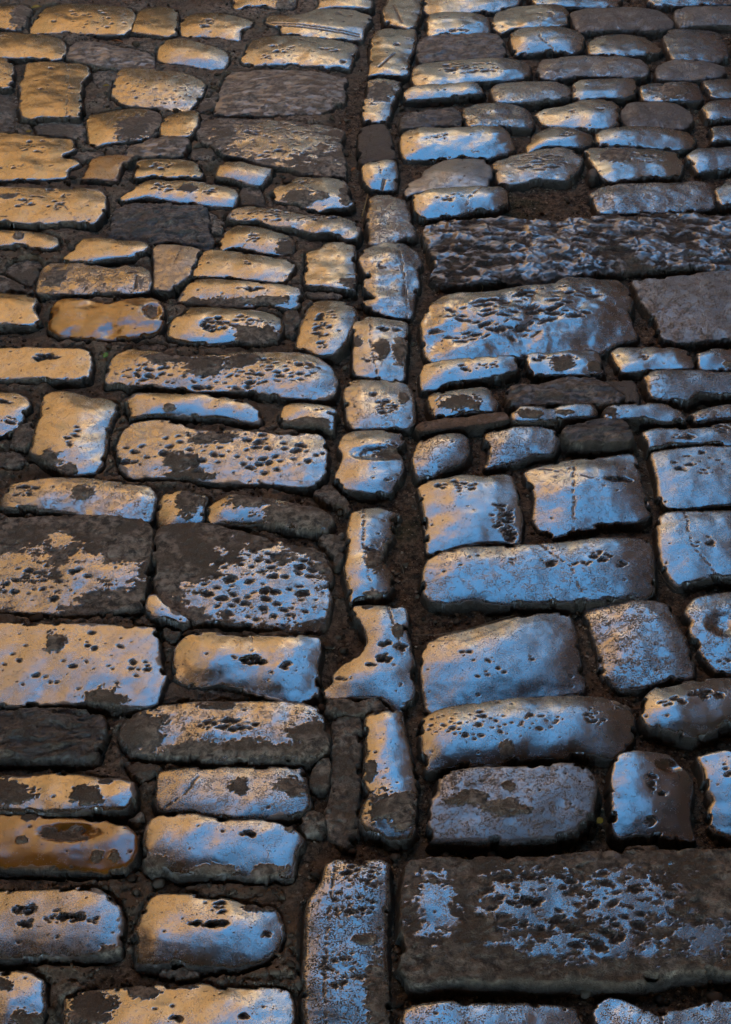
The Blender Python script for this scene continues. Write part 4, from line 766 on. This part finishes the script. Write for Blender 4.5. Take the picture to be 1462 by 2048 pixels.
# ------------------------------------------------------------------ unseen houses along the street, added for the polished stones to mirror
def box(vs, fs, x0, x1, y0, y1, z0, z1):
    n = len(vs); vs += [(x0,y0,z0),(x1,y0,z0),(x1,y1,z0),(x0,y1,z0),(x0,y0,z1),(x1,y0,z1),(x1,y1,z1),(x0,y1,z1)]
    fs += [tuple(n+i for i in f) for f in ((0,3,2,1),(4,5,6,7),(0,1,5,4),(1,2,6,5),(2,3,7,6),(3,0,4,7))]
def mesh_obj(name, boxes, mat, parent):
    vs, fs = [], []
    for b in boxes: box(vs, fs, *b)
    me = bpy.data.meshes.new(name); me.from_pydata(vs, [], fs); me.materials.append(mat)
    o = bpy.data.objects.new(name, me); COL.objects.link(o); o.parent = parent; return o
SHUT = plain('shutter_paint', (0.06, 0.09, 0.07), 0.6); ROOF = plain('roof_tile', (0.30, 0.13, 0.07), 0.8)
def house(label, x0, x1, y0, y1, H, wallc, face):
    root = bpy.data.objects.new('house', None); COL.objects.link(root); root.location = ((x0+x1)/2, (y0+y1)/2, -0.03)
    tag(root, label, 'house', 'unseen houses lining the street')
    lx, ly = (x1-x0)/2, (y1-y0)/2
    m = plain('plaster', wallc, 0.85, 0.12, 1.5)
    mesh_obj('wall', [(-lx, lx, -ly, ly, 0, H)], m, root)
    mesh_obj('roof', [(-lx-0.25, lx+0.25, -ly+0.01, ly-0.01, H+0.003, H+0.22)], ROOF, root)
    for fl in range(int(H//3)):
        zb = 1.0+3*fl
        n = max(1, int((2*ly if face in 'ew' else 2*lx)//2.6))
        for k in range(n):
            t = -1+2*(k+0.5)/n
            if face == 'e': b = (lx+0.003, lx+0.06, t*ly-0.5, t*ly+0.5, zb, zb+1.4)
            elif face == 'w': b = (-lx-0.06, -lx-0.003, t*ly-0.5, t*ly+0.5, zb, zb+1.4)
            else: b = (t*lx-0.5, t*lx+0.5, -ly-0.06, -ly-0.003, zb, zb+1.4)
            mesh_obj('window', [b], SHUT, root)
for a in HOUSES: house(*a)
# unseen room added above the viewer, its edge set to limit the mirrored sky
root = bpy.data.objects.new('house', None); COL.objects.link(root); root.location = (-0.1, -2.2, 4.5)
tag(root, 'added unseen brown room bridging the street overhead behind the viewer', 'house', 'unseen houses lining the street')
mesh_obj('wall', [(-3.09, -0.2, -6, 6.5, 0, 3), (-0.2, 2.59, -6, 5.8, 0, 3)], plain('bridge_plaster', (0.34, 0.22, 0.13), 0.85, 0.15, 1.5), root)
mesh_obj('beam', [(-3.08, 2.58, k-0.1, k+0.1, -0.2, -0.003) for k in (-5, -3.4, -1.8, -0.2, 1.4, 3.0, 4.6)], plain('old_beam', (0.10, 0.06, 0.035), 0.8), root)

# ------------------------------------------------------------------ light, sky, camera
sun = bpy.data.lights.new('sun', 'SUN'); sun.energy = SUN_E; sun.angle = R(0.5); sun.color = (1.0, 0.80, 0.55)
so = bpy.data.objects.new('sun', sun); COL.objects.link(so)
from mathutils import Vector
d = Vector(SUN_DIR).normalized()
so.rotation_euler = d.to_track_quat('Z', 'Y').to_euler(); so.location = (0, 0, 20)
w = bpy.data.worlds.new('World'); scene.world = w; w.use_nodes = True
nt = w.node_tree; sky = nt.nodes.new('ShaderNodeTexSky'); sky.sky_type = 'NISHITA'; sky.sun_disc = False
sky.sun_elevation = math.asin(d.z); sky.sun_rotation = math.atan2(d.x, d.y)
sky.ozone_density = 1.6; sky.air_density = 1.0; sky.dust_density = 0.8
hs = nt.nodes.new('ShaderNodeHueSaturation'); hs.inputs['Saturation'].default_value = 1.28; hs.inputs['Hue'].default_value = 0.486
nt.links.new(sky.outputs[0], hs.inputs['Color']); nt.links.new(hs.outputs[0], nt.nodes['Background'].inputs['Color']); nt.nodes['Background'].inputs['Strength'].default_value = SKY_E
cam = bpy.data.cameras.new('camera'); cam.sensor_fit = 'VERTICAL'; cam.sensor_height = 24; cam.lens = 24*FPX/2048; cam.clip_end = 500; cam.clip_start = 0.05
co = bpy.data.objects.new('camera', cam); COL.objects.link(co); co.location = (0, 0, CAM_H); co.rotation_euler = (math.pi/2-PITCH, 0, 0)
scene.camera = co
scene.view_settings.view_transform = 'Standard'; scene.view_settings.look = 'None'; scene.view_settings.gamma = 1.0
scene.view_settings.exposure = EXPO
